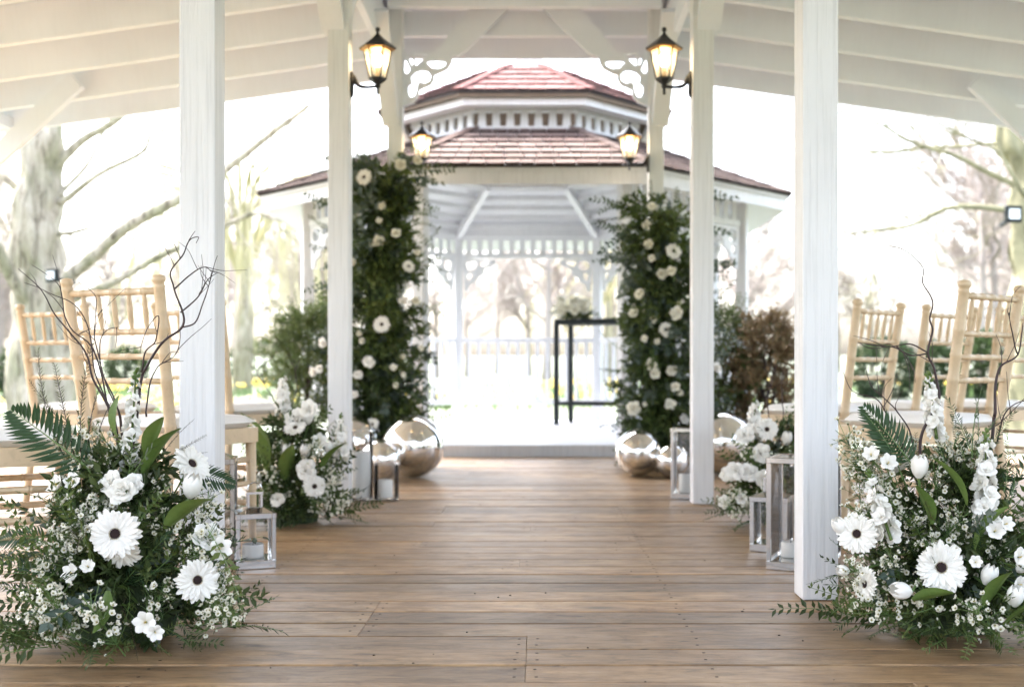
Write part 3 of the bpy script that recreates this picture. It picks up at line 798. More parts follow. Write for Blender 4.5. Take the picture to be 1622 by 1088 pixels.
candle(l3 + Vector((-.04, .02, .0285)), .03, .05, 'short white candle at the bottom of the tall wide steel lantern')
l4 = gp(1240, 884); lantern(l4 + Vector((-.0, .17, 0)), -24, .13, .18, 'small steel lantern tucked behind the tall wide lantern')
l5 = gp(1082, 790); lantern(l5 + Vector((.02, .05, 0)), -15, .13, .335, 'tall steel lantern standing close to the post beside the smallest silver ball', False)
candle(l5 + Vector((.02, .05, .0285)), .035, .09, 'white pillar candle in the tall steel lantern beside the smallest silver ball')
def vase(loc, r, h, label):
    root = empty('glass_cylinder', loc); tag(root, label, 'vase', 'glass candle cylinders')
    b = MB(); b.lathe([(r, .0), (r, h)], 32); b.f = [f for f in b.f if len(f) == 4]; b.m = [0] * len(b.f); b.build('wall', M['glass'], root, True)
    b = MB(); b.lathe([(r, .001), (r, .012), (0, .012)], 32); b.build('base', M['glass'], root, True)
    b = MB(); b.tube([(r * math.cos(R(a)), r * math.sin(R(a)), h) for a in range(0, 361, 15)], .0022, 6); b.build('rim', M['steel'], root, True)
v1 = gp(572, 791); vase(v1, .058, .335, 'tall glass cylinder holding a tall pillar candle beside the post')
candle(v1 + Vector((0, 0, .0125)), .046, .225, 'tall white pillar candle inside the tall glass cylinder')
v2 = gp(612, 791); vase(v2, .061, .175, 'short glass cylinder in front of the silver balls')
candle(v2 + Vector((-.005, 0, .0125)), .036, .085, 'short white candle inside the short glass cylinder')

# ---------------------------------------------------------------- plant prototypes (growth along +Z)
def sprig_pinnate(n, L, lw, ll, mat, bend=.15, spread=62, jit=.25, rg=None, two=True, smr=.0016):
    b = MB(); rg = rg or random.Random(1)
    pts = [Vector((0, bend * L * (t ** 2), L * t)) for t in [i / 8 for i in range(9)]]
    b.tube(pts, [smr * (1 - .6 * i / 8) for i in range(9)], 4, 1)
    for i in range(n):
        t = .12 + .88 * (i + 1) / n
        p = Vector((0, bend * L * t * t, L * t)); tang = Vector((0, 2 * bend * t, 1)).normalized()
        for s2 in ((-1, 1) if two else ((-1) ** i,)):
            if i == n - 1 and s2 > 0: d = tang
            else:
                a = R(spread * rg.uniform(.75, 1.2)); d = tang * math.cos(a) + Vector((s2, 0, 0)) * math.sin(a)
            d = d + Vector((rg.gauss(0, jit), rg.gauss(0, jit), rg.gauss(0, jit))) * .5
            sc = rg.uniform(.75, 1.15) * (1 - .35 * t)
            b.leaf(p, d, Vector((rg.gauss(0, jit), -1, rg.gauss(0, jit) + .2)), ll * sc, lw * sc, .18, 0, rg.uniform(-.05, .25))
    return b
def protos():
    D = {}; rg = random.Random(11)
    D['ruscus'] = [sprig_pinnate(9, .22, .017, .042, 0, rg=rg, bend=rg.uniform(.1, .35)).mesh('leaf_sprig', [M['leafA'], M['stem']]) for _ in range(3)]
    D['pistache'] = [sprig_pinnate(8, .18, .015, .034, 0, rg=rg, bend=rg.uniform(.1, .4), spread=70).mesh('leaf_sprig', [M['leafB'], M['stem']]) for _ in range(3)]
    D['eucalyptus'] = [sprig_pinnate(8, .24, .032, .045, 0, rg=rg, bend=rg.uniform(.1, .3), jit=.4).mesh('eucalyptus_sprig', [M['leafC'], M['stem']]) for _ in range(2)]
    D['needle'] = [sprig_pinnate(30, .24, .0032, .020, 0, rg=rg, bend=rg.uniform(.05, .3), spread=48, jit=.35).mesh('needle_sprig', [M['needle'], M['twig']]) for _ in range(2)]
    D['dark'] = [sprig_pinnate(22, .2, .005, .030, 0, rg=rg, bend=rg.uniform(.05, .3), spread=50, jit=.3).mesh('conifer_sprig', [M['fern'], M['stem']]) for _ in range(2)]
    D['brown'] = [sprig_pinnate(9, .2, .017, .035, 0, rg=rg, bend=.2, jit=.5).mesh('dried_sprig', [M['brownleaf'], M['twig']]) for _ in range(2)]
    D['evergreen'] = [sprig_pinnate(14, .2, .008, .03, 0, rg=rg, bend=.2, jit=.4).mesh('leaf_sprig', [M['leafB'], M['stem']]) for _ in range(2)]
    def bush(mk, ll, lw, ns, nl, R_, jit=.35):
        b = MB()
        for i in range(ns):
            a = rg.uniform(0, 6.28); ph = rg.uniform(.1, 1.15)
            d = Vector((math.cos(a) * math.sin(ph), math.sin(a) * math.sin(ph), math.cos(ph))); L = R_ * rg.uniform(.7, 1.1)
            b.tube([(0, 0, 0), d * L * .5, d * L + Vector((0, 0, .01))], [.0016, .0012, .0006], 3, 1, False)
            for k in range(nl):
                t = .25 + .75 * (k + rg.random()) / nl
                dd = (d * .9 + Vector((rg.gauss(0, .6), rg.gauss(0, .6), rg.gauss(0, .6)))).normalized(); sc = rg.uniform(.7, 1.15)
                b.leaf(d * L * t, dd, Vector((rg.gauss(0, .6), rg.gauss(0, .6), 1)), ll * sc, lw * sc, .15, 0, rg.uniform(0, .25))
        return b.mesh('leaf_cluster', [mk, M['stem']])
    D['bushA'] = [bush(M['leafA'], .05, .020, 7, 9, .15) for _ in range(3)]
    D['bushC'] = [bush(M['leafC'], .05, .032, 5, 8, .15) for _ in range(2)]
    D['bushB'] = [bush(M['leafE'], .035, .009, 9, 14, .14) for _ in range(2)]
    D['bushM'] = [bush(M['leafB'], .045, .016, 8, 9, .15) for _ in range(2)]
    D['bushBr'] = [bush(M['brownleaf'], .035, .018, 8, 10, .13) for _ in range(2)]
    # fern frond, length 1
    ferns = []
    for v in range(2):
        b = MB(); L = 1.0; bend = .22 + .15 * v; n = 18
        f = lambda t: Vector((0, bend * t * t, t * (1 - .12 * t)))
        b.tube([f(i / 10) for i in range(11)], [.009 * (1 - .8 * i / 10) for i in range(11)], 5, 1)
        for i in range(n):
            t = .10 + .9 * i / n; p = f(t); tg = (f(t + .01) - f(t)).normalized()
            ln = .26 * (math.sin(math.pi * (.18 + .80 * t)) ** .8) + .01
            for s2 in (-1, 1):
                a = R(66 - 22 * t + rg.uniform(-4, 4)); d = tg * math.cos(a) + Vector((s2, 0, 0)) * math.sin(a)
                nrm = Vector((0, -1, .3))
                sx = d.cross(nrm).normalized(); nn = sx.cross(d)
                for q in range(1):
                    wv = .040
                    tip = p + d * ln + tg * ln * .16 - nn * ln * .12
                    m1 = p + d * ln * .35 + tg * ln * .01; m2 = p + d * ln * .7 + tg * ln * .06 - nn * ln * .04
                    b.add([p, m1 + sx * wv * .5, m2 + sx * wv * .36, tip, m2 - sx * wv * .36, m1 - sx * wv * .5, m1 - nn * .008], [(0, 6, 1), (1, 6, 2), (2, 6, 4), (0, 5, 6), (5, 4, 6), (2, 4, 3)])
        ferns.append(b.mesh('fern_frond', [M['fern'], M['stem']]))
    D['fern'] = ferns
    # gerbera, radius 1, facing +Z
    gs = []
    for v in range(5):
        dr = rg.uniform(-7, 6)
        b = MB()
        for ringi, (n, L, W_, ta, tb, br, bz) in enumerate([(24, .86, .30, 82, 97, .12, -.03), (24, .82, .27, 76, 92, .12, .0), (20, .62, .20, 74, 90, .14, .03), (22, .26, .07, 66, 86, .17, .05)]):
            for i in range(n):
                b.petal(L * rg.uniform(.84, 1.07), W_ * rg.uniform(.8, 1.1), R(ta + dr + rg.uniform(-7, 7)), R(tb + dr + rg.uniform(-14, 12)), 2 * math.pi * (i + rg.uniform(-.3, .3)) / n + ringi * .1, br, bz, .025, .22, 4, 1)
        gs.append(b.mesh('gerbera', [M['petal']]))
    D['gerbera'] = gs
    b = MB(); b.lathe([(.175, .0), (.185, .09), (.14, .13), (.06, .12), (0, .105)], 18); D['gcentre'] = b.mesh('flower_centre', M['gcentre'], True)
    b = MB()
    for i in range(34):
        a = 2 * math.pi * i / 34; b.petal(.075, .03, R(35), R(70), a, .175, .07, 0, 0, 2, 1)
    D['gring'] = b.mesh('stamen_ring', M['gring'])
    # tulip, height 1
    b = MB()
    for i in range(6):
        inn = i >= 3; a = 2 * math.pi * (i % 3) / 3 + (math.pi / 3 if inn else 0)
        b_ = len(b.v); nl, nw = 7, 3
        for l in range(nl + 1):
            t = l / nl
            rr = (.36 if not inn else .33) * (math.sin(math.pi * (t * .80 + .04)) ** .62) * (1 if t < .8 else 1 - (t - .8) * .5)
            for j in range(-nw, nw + 1):
                u = j / nw; wdt = R(64) * (1 - t ** 3.2 * .88)
                an2 = a + u * wdt; r3 = rr * (1 + .03 * (1 - u * u)) - (.02 if abs(u) > .7 else 0)
                b.v.append((r3 * math.cos(an2), r3 * math.sin(an2), t * (1 - .05 * abs(u) * t)))
        n_ = 2 * nw + 1
        for l in range(nl):
            for j in range(n_ - 1):
                q = b_ + l * n_ + j; b.f.append((q, q + 1, q + n_ + 1, q + n_)); b.m.append(0)
    D['tulip'] = [b.mesh('tulip', M['petal'], True)]
    # ruffled double flower, radius ~1 (lisianthus / ranunculus)
    rr_ = []
    for v in range(2):
        for matn in ('petal', 'cream'):
            b = MB()
            for n, L, W_, ta, tb, br in [(6, 1.15, 1.0, 55, 80, .05), (6, 1.05, .9, 35, 62, .05), (5, .95, .75, 15, 45, .05), (4, .75, .55, 0, 25, .03), (3, .6, .4, -10, 5, .02)]:
                for i in range(n):
                    b.petal(L * rg.uniform(.85, 1.1), W_, R(ta + rg.uniform(-8, 8)), R(tb + rg.uniform(-10, 16)), 2 * math.pi * (i + rg.uniform(-.25, .25)) / n + br * 9, br, 0, .10, -.10, 4, 2)
            rr_.append(b.mesh('ruffled_flower', M[matn], True))
    D['ruffle'] = rr_[0::2]; D['rose'] = rr_[1::2]
    # freesia: open 6 petal cup
    b = MB()
    for i in range(6):
        b.petal(1.15, .72, R(28), R(78), 2 * math.pi * i / 6, .05, 0, .05, -.12, 4, 2)
    b.lathe([(.0, -.5), (.07, -.4), (.1, 0), (0, .1)], 6, mat=1)
    for i in range(4): b.tube([(0, 0, .1), (.08 * math.cos(i * 1.6), .08 * math.sin(i * 1.6), .6)], .02, 4, 2)
    D['freesia'] = [b.mesh('open_flower', [M['petal'], M['stem'], M['daff']], True)]
    # stock floret radius 1
    fl = []
    for v in range(2):
        b = MB()
        for n, L, W_, ta, tb in [(5, 1.1, .95, 60, 90), (5, .9, .8, 35, 70), (4, .65, .55, 10, 40)]:
            for i in range(n): b.petal(L * rg.uniform(.9, 1.1), W_, R(ta + rg.uniform(-10, 10)), R(tb + rg.uniform(-15, 15)), 2 * math.pi * (i + rg.uniform(-.2, .2)) / n + ta, .03, 0, .14, -.1, 3, 1)
        fl.append(b.mesh('floret', M['petal'], True))
    D['floret'] = fl
    # waxflower sprays
    ws = []
    for v in range(4):
        b = MB(); H = .17
        b.tube([(0, 0, 0), (0, 0, H)], [.0016, .0008], 4, 1)
        for i in range(40):
            t = rg.uniform(.2, 1); p0 = Vector((0, 0, H * t * .8)); a = rg.uniform(0, 6.28); ph = rg.uniform(.3, 1.2)
            d = Vector((math.cos(a) * math.sin(ph), math.sin(a) * math.sin(ph), math.cos(ph)))
            p1 = p0 + d * rg.uniform(.025, .055)
            b.tube([p0, p1], [.0008, .0006], 3, 1)
            q = (d + Vector((rg.gauss(0, .4), rg.gauss(0, .4), rg.gauss(0, .3)))).normalized().to_track_quat('Z', 'Y').to_matrix()
            s_ = rg.uniform(.0054, .0076)
            if rg.random() < .82:
                for k in range(5): b.petal(s_ * 1.1, s_ * 1.15, R(40), R(80), 2 * math.pi * k / 5, s_ * .2, 0, 0, -.15, 2, 1, 0, M=q, o=p1)
                b.lathe([(s_ * .30, .001), (s_ * .2, .0022), (0, .0015)], 6, p1, 2, q)
                b.lathe([(.0, -.005), (s_ * .35, -.002), (s_ * .35, .001)], 5, p1, 3, q)
            else:
                b.lathe([(.0, -.003), (s_ * .4, 0), (s_ * .3, .003), (0, .0045)], 6, p1, 0, q)
            for k in range(2):
                dd = (d + Vector((rg.gauss(0, .8), rg.gauss(0, .8), rg.gauss(0, .5)))).normalized()
                b.leaf(p0.lerp(p1, rg.random()), dd, (0, 0, 1), rg.uniform(.012, .022), .0022, .1, 3)
        ws.append(b.mesh('waxflower_spray', [M['wax'], M['stem'], M['waxc'], M['leafB']]))
    D['wax'] = ws
    # broad leaf (tulip leaf), length 1
    b = MB(); nl = 8
    for l in range(nl + 1):
        t = l / nl; wv = .17 * math.sin(math.pi * (t * .9 + .06)) ** .8
        c = Vector((0, .30 * t * t, t * (1 - .1 * t)))
        for u in (-1, -.5, 0, .5, 1):
            b.v.append(tuple(c + Vector((u * wv * math.cos(.6 * t), -abs(u) * wv * .45 + u * wv * .3 * t, 0))))
    for l in range(nl):
        for j in range(4): q = l * 5 + j; b.f.append((q, q + 1, q + 6, q + 5)); b.m.append(0)
    D['broad'] = [b.mesh('broad_leaf', M['leafD'], True)]
    return D
PR = protos()

def place(kind, name, parent, loc, d, roll=None, scale=1.0, rg=random):
    me = rg.choice(PR[kind]); return link(name, me, parent, loc, q_dir(d, rg.uniform(0, 6.28) if roll is None else roll), scale)
def gerbera(parent, c, d, r, rg, matcream=False):
    o = place('gerbera', 'gerbera', parent, c, d, None, r, rg)
    link('flower_centre', PR['gcentre'], o); link('stamen_ring', PR['gring'], o)
    return o
def stem_to(parent, a, bpt, r=.0022, mat='stem'):
    b = MB(); mid = (Vector(a) + Vector(bpt)) / 2 + Vector((random.uniform(-.015, .015), random.uniform(-.015, .015), 0))
    b.tube(smooth_path([a, mid, bpt], 4), r, 5); b.build('stem', M[mat], parent, True)
def stock(parent, base, top, r, n, rg):
    base, top = Vector(base), Vector(top); ax = (top - base).normalized()
    b = MB(); b.tube([base - ax * .008, base, top], [.004, .004, .0015], 6)
    for i in range(9):
        p = base.lerp(top, .82 + .2 * i / 9); a = i * 2.4; dd = (ax.orthogonal().normalized()); dd.rotate(Quaternion(ax, a))
        b.lathe([(0, -.008), (.0042, 0), (.0035, .006), (0, .009)], 6, p + dd * .006 * (1 - i / 12), M=(dd + ax).to_track_quat('Z', 'Y').to_matrix())
    so = b.build('stock_spike', M['leafD'], parent, True)
    for i in range(n):
        t = i / n; p = base.lerp(top, t * .92); a = i * 2.399; dd = ax.orthogonal().normalized(); dd.rotate(Quaternion(ax, a))
        s_ = r * (1 - .55 * t ** 2) * rg.uniform(.85, 1.1)
        d = (dd + ax * (.15 + .5 * t)).normalized()
        link('floret', rg.choice(PR['floret']), so, p + d * s_ * .55, q_dir(d, rg.uniform(0, 6)), s_)
def twig(parent, pxs, d0, base, wig=.006, r0=.0028, r1=.0007, d1=None, seed=0, side=3):
    n = len(pxs); pts = [P(px, py, d0 + ((d1 or d0) - d0) * i / max(1, n - 1)) - base for i, (px, py) in enumerate(pxs)]
    path = smooth_path(pts, 6, wig, seed); b = MB()
    b.tube(path, [r0 + (r1 - r0) * i / (len(path) - 1) for i in range(len(path))], 6)
    rg = random.Random(seed)
    for k in range(side):
        i = rg.randint(len(path) // 3, len(path) - 3); p = path[i]; tg = (path[i + 1] - path[i - 1]).normalized()
        dd = (tg + Vector((rg.uniform(-1, 1), rg.uniform(-.6, .6), rg.uniform(-.4, .8)))).normalized(); L = rg.uniform(.04, .11)
        pp = smooth_path([p, p + dd * L * .5 + Vector((rg.uniform(-.01, .01), 0, rg.uniform(-.01, .015))), p + dd * L + Vector((0, 0, rg.uniform(-.015, .02)))], 5, wig * .8, seed + k)
        b.tube(pp, [r1 * 1.5 * (1 - .6 * q / len(pp)) for q in range(len(pp))], 4)
    b.build('willow_twig', M['twig'], parent, True)

FLOW = []
def keep(px, py, d, rpx): FLOW.append((px, py, d, rpx))
def blocked(base, p, d, L):
    for t in (.15, .4, .65, .9, 1.05):
        q = base + p + d * (L * t)
        x = VPX + (q.x - CAMX) * FPX / q.y; y = VPY - (q.z - CAMZ) * FPX / q.y
        for (fx, fy, fd, fr) in FLOW:
            if q.y < fd + .004 and (x - fx) ** 2 + (y - fy) ** 2 < fr * fr: return True
    return False
def mound(parent, rx, h, n, mix, rg, top_pow=1.0, floor=.0, scale=1.0, front=None):
    """sprigs radiating from a core, filling a domed volume rx wide and h tall"""
    core = Vector((0, 0, h * .22))
    names = {'ruscus': 'leaf_sprig', 'pistache': 'leaf_sprig', 'eucalyptus': 'eucalyptus_sprig', 'needle': 'needle_sprig', 'dark': 'conifer_sprig', 'wax': 'waxflower_spray', 'brown': 'dried_sprig', 'evergreen': 'leaf_sprig'}
    kinds = [k for k, c in mix for _ in range(c)]
    for i in range(n):
        a = rg.uniform(0, 2 * math.pi)
        if rg.random() < .7: a = rg.uniform(math.pi, 2 * math.pi)     # side towards the aisle and its front
        el = math.asin(rg.uniform(-.22, .97))
        d = Vector((math.cos(a) * math.cos(el), math.sin(a) * math.cos(el), math.sin(el)))
        k = rg.choice(kinds)
        zt = max(0, d.z)
        ext = 1 / math.sqrt((d.x ** 2 + d.y ** 2) / rx ** 2 + d.z ** 2 / (h * .80) ** 2)
        ln = {'ruscus': .22, 'pistache': .18, 'eucalyptus': .24, 'needle': .24, 'dark': .2, 'wax': .19, 'brown': .2, 'evergreen': .2}[k]
        sc = rg.uniform(.65, 1.1) * scale
        reach = ext * rg.uniform(.72, 1.12) - ln * sc
        p = core + d * max(.02, reach)
        if p.z < .015: p.z = .015 + rg.random() * .03
        dd = (d + Vector((rg.gauss(0, .28), rg.gauss(0, .28), rg.gauss(0, .22)))).normalized()
        if p.z + dd.z * ln * sc < .02: dd.z = (.02 - p.z) / (ln * sc) + rg.uniform(0, .12); dd.normalize()
        if blocked(parent.location, p, dd, ln * sc): continue
        place(k, names[k], parent, p, dd, None, sc, rg)
def fill(parent, rx, h, rg, n1=70, n2=36, sc=1.0):
    for i in range(n1):
        a = rg.uniform(0, 6.283) if rg.random() < .4 else rg.uniform(math.pi, 2 * math.pi); t = rg.random(); z = .03 + h * .72 * t
        rr = rx * (1 - .75 * t) * rg.uniform(.25, .62)
        p = Vector((rr * math.cos(a), rr * math.sin(a), z)); dv = Vector((math.cos(a), math.sin(a), rg.uniform(.0, .8))).normalized()
        k = rg.choice(['bushA', 'bushA', 'bushA', 'bushC', 'bushB'] if i % 6 == 0 else ['bushA'])
        if blocked(parent.location, p, dv, .11): continue
        place(k, 'leaf_cluster', parent, p, dv, None, rg.uniform(.5, .75) * sc, rg)
    for i in range(n2):
        a = rg.uniform(math.pi * .9, 2.1 * math.pi); rr = rx * rg.uniform(.45, .75)
        p = Vector((rr * math.cos(a), rr * math.sin(a), rg.uniform(.02, .06))); dv = Vector((math.cos(a), math.sin(a), rg.uniform(-.02, .28)))
        if blocked(parent.location, p, dv, .18): continue
        k = rg.choice(['pistache', 'ruscus', 'dark']); place(k, {'dark': 'conifer_sprig'}.get(k, 'leaf_sprig'), parent, p, dv, None, rg.uniform(.55, .9) * sc, rg)
def place_facing(kind, name, parent, loc, d, face, scale, rg):
    z = Vector(d).normalized(); f = Vector(face); y = -(f - z * f.dot(z)).normalized(); x = y.cross(z)
    q = Matrix((x, y, z)).transposed().to_quaternion()
    return link(name, rg.choice(PR[kind]), parent, loc, q, scale)
def core_blob(parent, rx, ry, h, z0=0.0):
    b = MB(); n = 14
    for i in range(9):
        t = i / 8; rr = math.sqrt(max(0, 1 - t * t)) if i else 1
        for k in range(n):
            a = 2 * math.pi * k / n; q = 1 + .18 * mnoise.noise(Vector((math.cos(a) * 2, math.sin(a) * 2, t * 4)))
            b.v.append((rx * rr * q * math.cos(a), ry * rr * q * math.sin(a), z0 + h * t))
    for i in range(8):
        for k in range(n): k2 = (k + 1) % n; b.f.append((i * n + k, i * n + k2, (i + 1) * n + k2, (i + 1) * n + k)); b.m.append(0)
    b.build('moss_base', M['moss'], parent, True)

# ---------------------------------------------------------------- near arrangement with the long fern
def arr_tools(base):
    return lambda px, py, d: P(px, py, d) - base
rg = random.Random(21)
base = Vector((-.924, 2.60, 0)); A = empty('flower_arrangement', base)
tag(A, 'white gerbera and waxflower arrangement with long dark fern frond and tangled willow twigs on deck', 'flowers', 'floor flower arrangements along the aisle')
L_ = arr_tools(base); CAMD = lambda p: (cam.location - base - p).normalized()
for f_ in [(183, 845, 2.36, 44), (312, 918, 2.36, 36), (303, 735, 2.5, 30), (192, 872, 2.4, 30), (118, 908, 2.38, 20), (232, 985, 2.31, 24), (196, 775, 2.42, 30), (335, 855, 2.40, 26), (300, 765, 2.47, 24), (215, 640, 2.5, 22), (170, 935, 2.34, 22), (265, 830, 2.42, 20), (100, 768, 2.45, 22)]: keep(*f_)
core_blob(A, .12, .10, .30)
mound(A, .31, .50, 150, [('ruscus', 5), ('pistache', 5), ('eucalyptus', 1), ('needle', 2), ('dark', 4)], rg)
fill(A, .33, .52, rg)
for (px, py, d, r, dv) in [(183, 845, 2.38, .060, (.12, -1, .12)), (312, 918, 2.38, .053, (.62, -.9, .05)), (303, 735, 2.56, .055, (.75, -.45, .55)), (192, 872, 2.42, .05, (.1, -.8, -.55))]:
    p = L_(px, py, d); gerbera(A, p, dv, r, rg); stem_to(A, p - Vector(dv).normalized() * .008, Vector((0, .06, .2)))
for (px, py, d, r, dv) in [(118, 908, 2.40, .026, (-.3, -1, .3)), (232, 985, 2.34, .03, (.1, -1, .2)), (95, 770, 2.5, .028, (-.5, -.8, .5)), (345, 870, 2.42, .032, (.6, -.8, .3)), (140, 898, 2.4, .02, (.2, -1, .5)), (120, 765, 2.5, .026, (-.2, -1, .6)), (245, 1000, 2.33, .022, (.5, -1, 0))]:
    p = L_(px, py, d); place('freesia', 'open_flower', A, p, dv, None, r, rg); stem_to(A, p - Vector(dv).normalized() * .012, Vector((0, .06, .18)), .0016)
for (px, py, d, r, dv) in [(196, 777, 2.46, .032, (.1, -1, .3)), (180, 765, 2.47, .028, (-.3, -1, .3)), (330, 852, 2.46, .034, (.5, -.8, .4)), (210, 768, 2.47, .026, (.4, -1, .2))]:
    p = L_(px, py, d); place('ruffle', 'ruffled_flower', A, p, dv, None, r, rg); stem_to(A, p - Vector(dv).normalized() * .01, Vector((0, .06, .2)))
stock(A, L_(205, 745, 2.52), L_(216, 585, 2.56), .020, 20, rg)
for (px, py, d, up, r) in [(300, 768, 2.5, (.35, -.3, 1), .062)]:
    p = L_(px, py + 20, d); place('tulip', 'tulip', A, p, up, None, r, rg); stem_to(A, p, Vector((.03, 0, .2)), .003)
for (px, py, d, dv, s_, ro) in [(170, 935, 2.37, (.05, -.5, -.9), .115, .2), (262, 838, 2.45, (.75, -.2, .75), .17, 2.6), (228, 750, 2.5, (.5, -.1, 1), .16, 2.8), (186, 690, 2.52, (-.2, -.2, 1), .10, 0), (232, 720, 2.5, (.35, -.3, 1), .13, 3)]:
    place('broad', 'broad_leaf', A, L_(px, py, d), dv, ro, s_, rg)
place_facing('fern', 'fern_frond', A, L_(150, 750, 2.53), (-.70, -.10, .62), (.2, -1, .5), .29, rg)
place_facing('fern', 'fern_frond', A, L_(285, 745, 2.6), (.8, .1, -.15), (0, -1, .6), .15, rg)
place_facing('fern', 'fern_frond', A, L_(80, 850, 2.5), (-.9, -.2, .1), (0, -1, .6), .14, rg)
wl = [(150, 715), (140, 690), (165, 740), (110, 790), (95, 810), (120, 825), (85, 850), (100, 870), (110, 760), (185, 730), (265, 790), (250, 760), (330, 850), (300, 970), (275, 950), (320, 900), (90, 985), (70, 1000), (60, 960), (150, 1000), (355, 900), (375, 965), (350, 940), (210, 900), (240, 880), (140, 850), (260, 930), (130, 1020), (270, 860), (70, 890), (330, 790), (160, 770)] + [(100 + (i * 37) % 95, 690 + (i * 53) % 180) for i in range(14)] + [(260 + (i * 31) % 110, 830 + (i * 47) % 140) for i in range(5)]
for (px, py) in wl:
    d = 2.62 - .30 * min(1, max(0, (py - 640) / 380)) + rg.uniform(-.03, .03); p = L_(px, py, d)
    dv = Vector((p.x * 2.5, -.45, .75)) + Vector((rg.gauss(0, .25), 0, rg.gauss(0, .25)))
    dv.normalize(); q = p - dv * .13
    if q.z < .01: q.z = .01
    if blocked(base, q, dv, .20) or rg.random() < (.15 if py < 830 else .42): continue
    place('wax', 'waxflower_spray', A, q, dv, None, rg.uniform(.85, 1.15), rg)
for (px, py, px2, py2) in [(130, 740, 110, 560), (120, 730, 82, 575), (140, 730, 130, 590), (100, 720, 30, 575), (150, 720, 160, 610), (270, 720, 330, 690), (260, 715, 300, 660), (275, 730, 325, 705), (90, 870, 5, 880), (120, 700, 60, 620), (335, 800, 385, 810)]:
    a, c = L_(px, py, 2.56), L_(px2, py2, 2.58 + rg.uniform(-.05, .05)); place('needle', 'needle_sprig', A, a, c - a, None, (c - a).length / .24, rg)
for (px, py, px2, py2) in [(60, 850, 5, 865), (70, 850, 2, 900), (95, 900, 20, 960), (330, 840, 395, 935), (300, 1000, 340, 1010), (200, 1010, 160, 1070), (240, 1000, 250, 1065), (60, 990, 0, 1030), (100, 1000, 40, 1050), (330, 950, 390, 980)]:
    a, c = L_(px, py, 2.42), L_(px2, py2, 2.34)
    a.z = max(a.z, .02); c.z = max(c.z, .012)
    place('pistache', 'leaf_sprig', A, a, c - a, None, max(.5, (c - a).length / .18), rg)
tw = [[(188, 712), (178, 660), (148, 600), (128, 545), (85, 498), (62, 455), (28, 425)], [(186, 700), (172, 640), (150, 590), (140, 520), (112, 478), (70, 460), (38, 447)],
      [(192, 705), (185, 640), (160, 580), (150, 520), (152, 470), (125, 447)], [(196, 715), (190, 660), (165, 600), (158, 545), (170, 522), (190, 518)], [(180, 690), (150, 560), (110, 520), (98, 470), (90, 448), (50, 420)],
      [(226, 592), (250, 552), (286, 520), (288, 492), (276, 455), (270, 430), (290, 402), (302, 380), (316, 376), (312, 386)], [(286, 520), (308, 512), (322, 480), (332, 448), (345, 405)], [(286, 495), (310, 475), (328, 445), (345, 430)],
      [(276, 460), (296, 440), (322, 425), (335, 432)], [(232, 660), (236, 610), (248, 580), (275, 565), (284, 540), (286, 520)], [(225, 590), (228, 560), (245, 540), (250, 500), (232, 520), (222, 560)]]
for i, t in enumerate(tw): twig(A, t, 2.56, base, .005, .0034 if i in (0, 5) else .0022, .0007, 2.5 + .12 * ((i * 7) % 5) / 5, i * 3 + 1, 3)
# stems linking the airy twig down into the mound
twig(A, [(205, 760), (212, 700), (220, 640), (226, 592)], 2.56, base, .003, .004, .0032, 2.56, 99, 0)

# ---------------------------------------------------------------- near arrangement with tulips and upright ferns
rg = random.Random(33)
base = Vector((1.10, 2.68, 0)); B = empty('flower_arrangement', base)
tag(B, 'white tulip, gerbera and stock arrangement with upright fern sprays beside the front post', 'flowers', 'floor flower arrangements along the aisle')
L_ = arr_tools(base)
for f_ in [(1490, 898, 2.42, 44), (1358, 845, 2.5, 34), (1372, 925, 2.44, 26), (1425, 932, 2.4, 24), (1455, 740, 2.5, 26), (1560, 770, 2.48, 30), (1400, 800, 2.48, 26), (1560, 905, 2.42, 22), (1575, 842, 2.44, 22), (1480, 640, 2.55, 22), (1612, 890, 2.43, 22), (1335, 830, 2.48, 16)]: keep(*f_)
core_blob(B, .12, .10, .30)
mound(B, .30, .49, 150, [('ruscus', 4), ('pistache', 6), ('eucalyptus', 1), ('needle', 2), ('dark', 4)], rg)
fill(B, .31, .50, rg)
for (px, py, d, r, dv) in [(1490, 898, 2.44, .062, (-.1, -1, .1)), (1358, 845, 2.52, .052, (-.62, -.9, .15)), (1372, 925, 2.46, .045, (-1, -.25, .15)), (1425, 745, 2.62, .05, (-.5, .3, 1))]:
    p = L_(px, py, d); gerbera(B, p, dv, r, rg); stem_to(B, p - Vector(dv).normalized() * .008, Vector((0, .06, .2)))
for (px, py, d, up, r) in [(1443, 938, 2.42, (-1, -.35, .25), .055), (1455, 757, 2.52, (.05, -.1, 1), .055), (1338, 846, 2.55, (-.6, -.2, .9), .048), (1560, 925, 2.44, (.3, -.3, 1), .05), (1612, 905, 2.45, (.3, -.4, .6), .045), (1607, 960, 2.4, (0, -.2, 1), .05), (1345, 905, 2.5, (-.8, -.3, .2), .035)]:
    p = L_(px, py, d); place('tulip', 'tulip', B, p, up, None, r, rg); stem_to(B, p, Vector((0, .06, .18)), .003)
stock(B, L_(1560, 835, 2.50), L_(1562, 680, 2.54), .026, 20, rg)
stock(B, L_(1483, 690, 2.58), L_(1470, 590, 2.60), .020, 18, rg)
stock(B, L_(1410, 850, 2.50), L_(1375, 745, 2.56), .024, 14, rg)
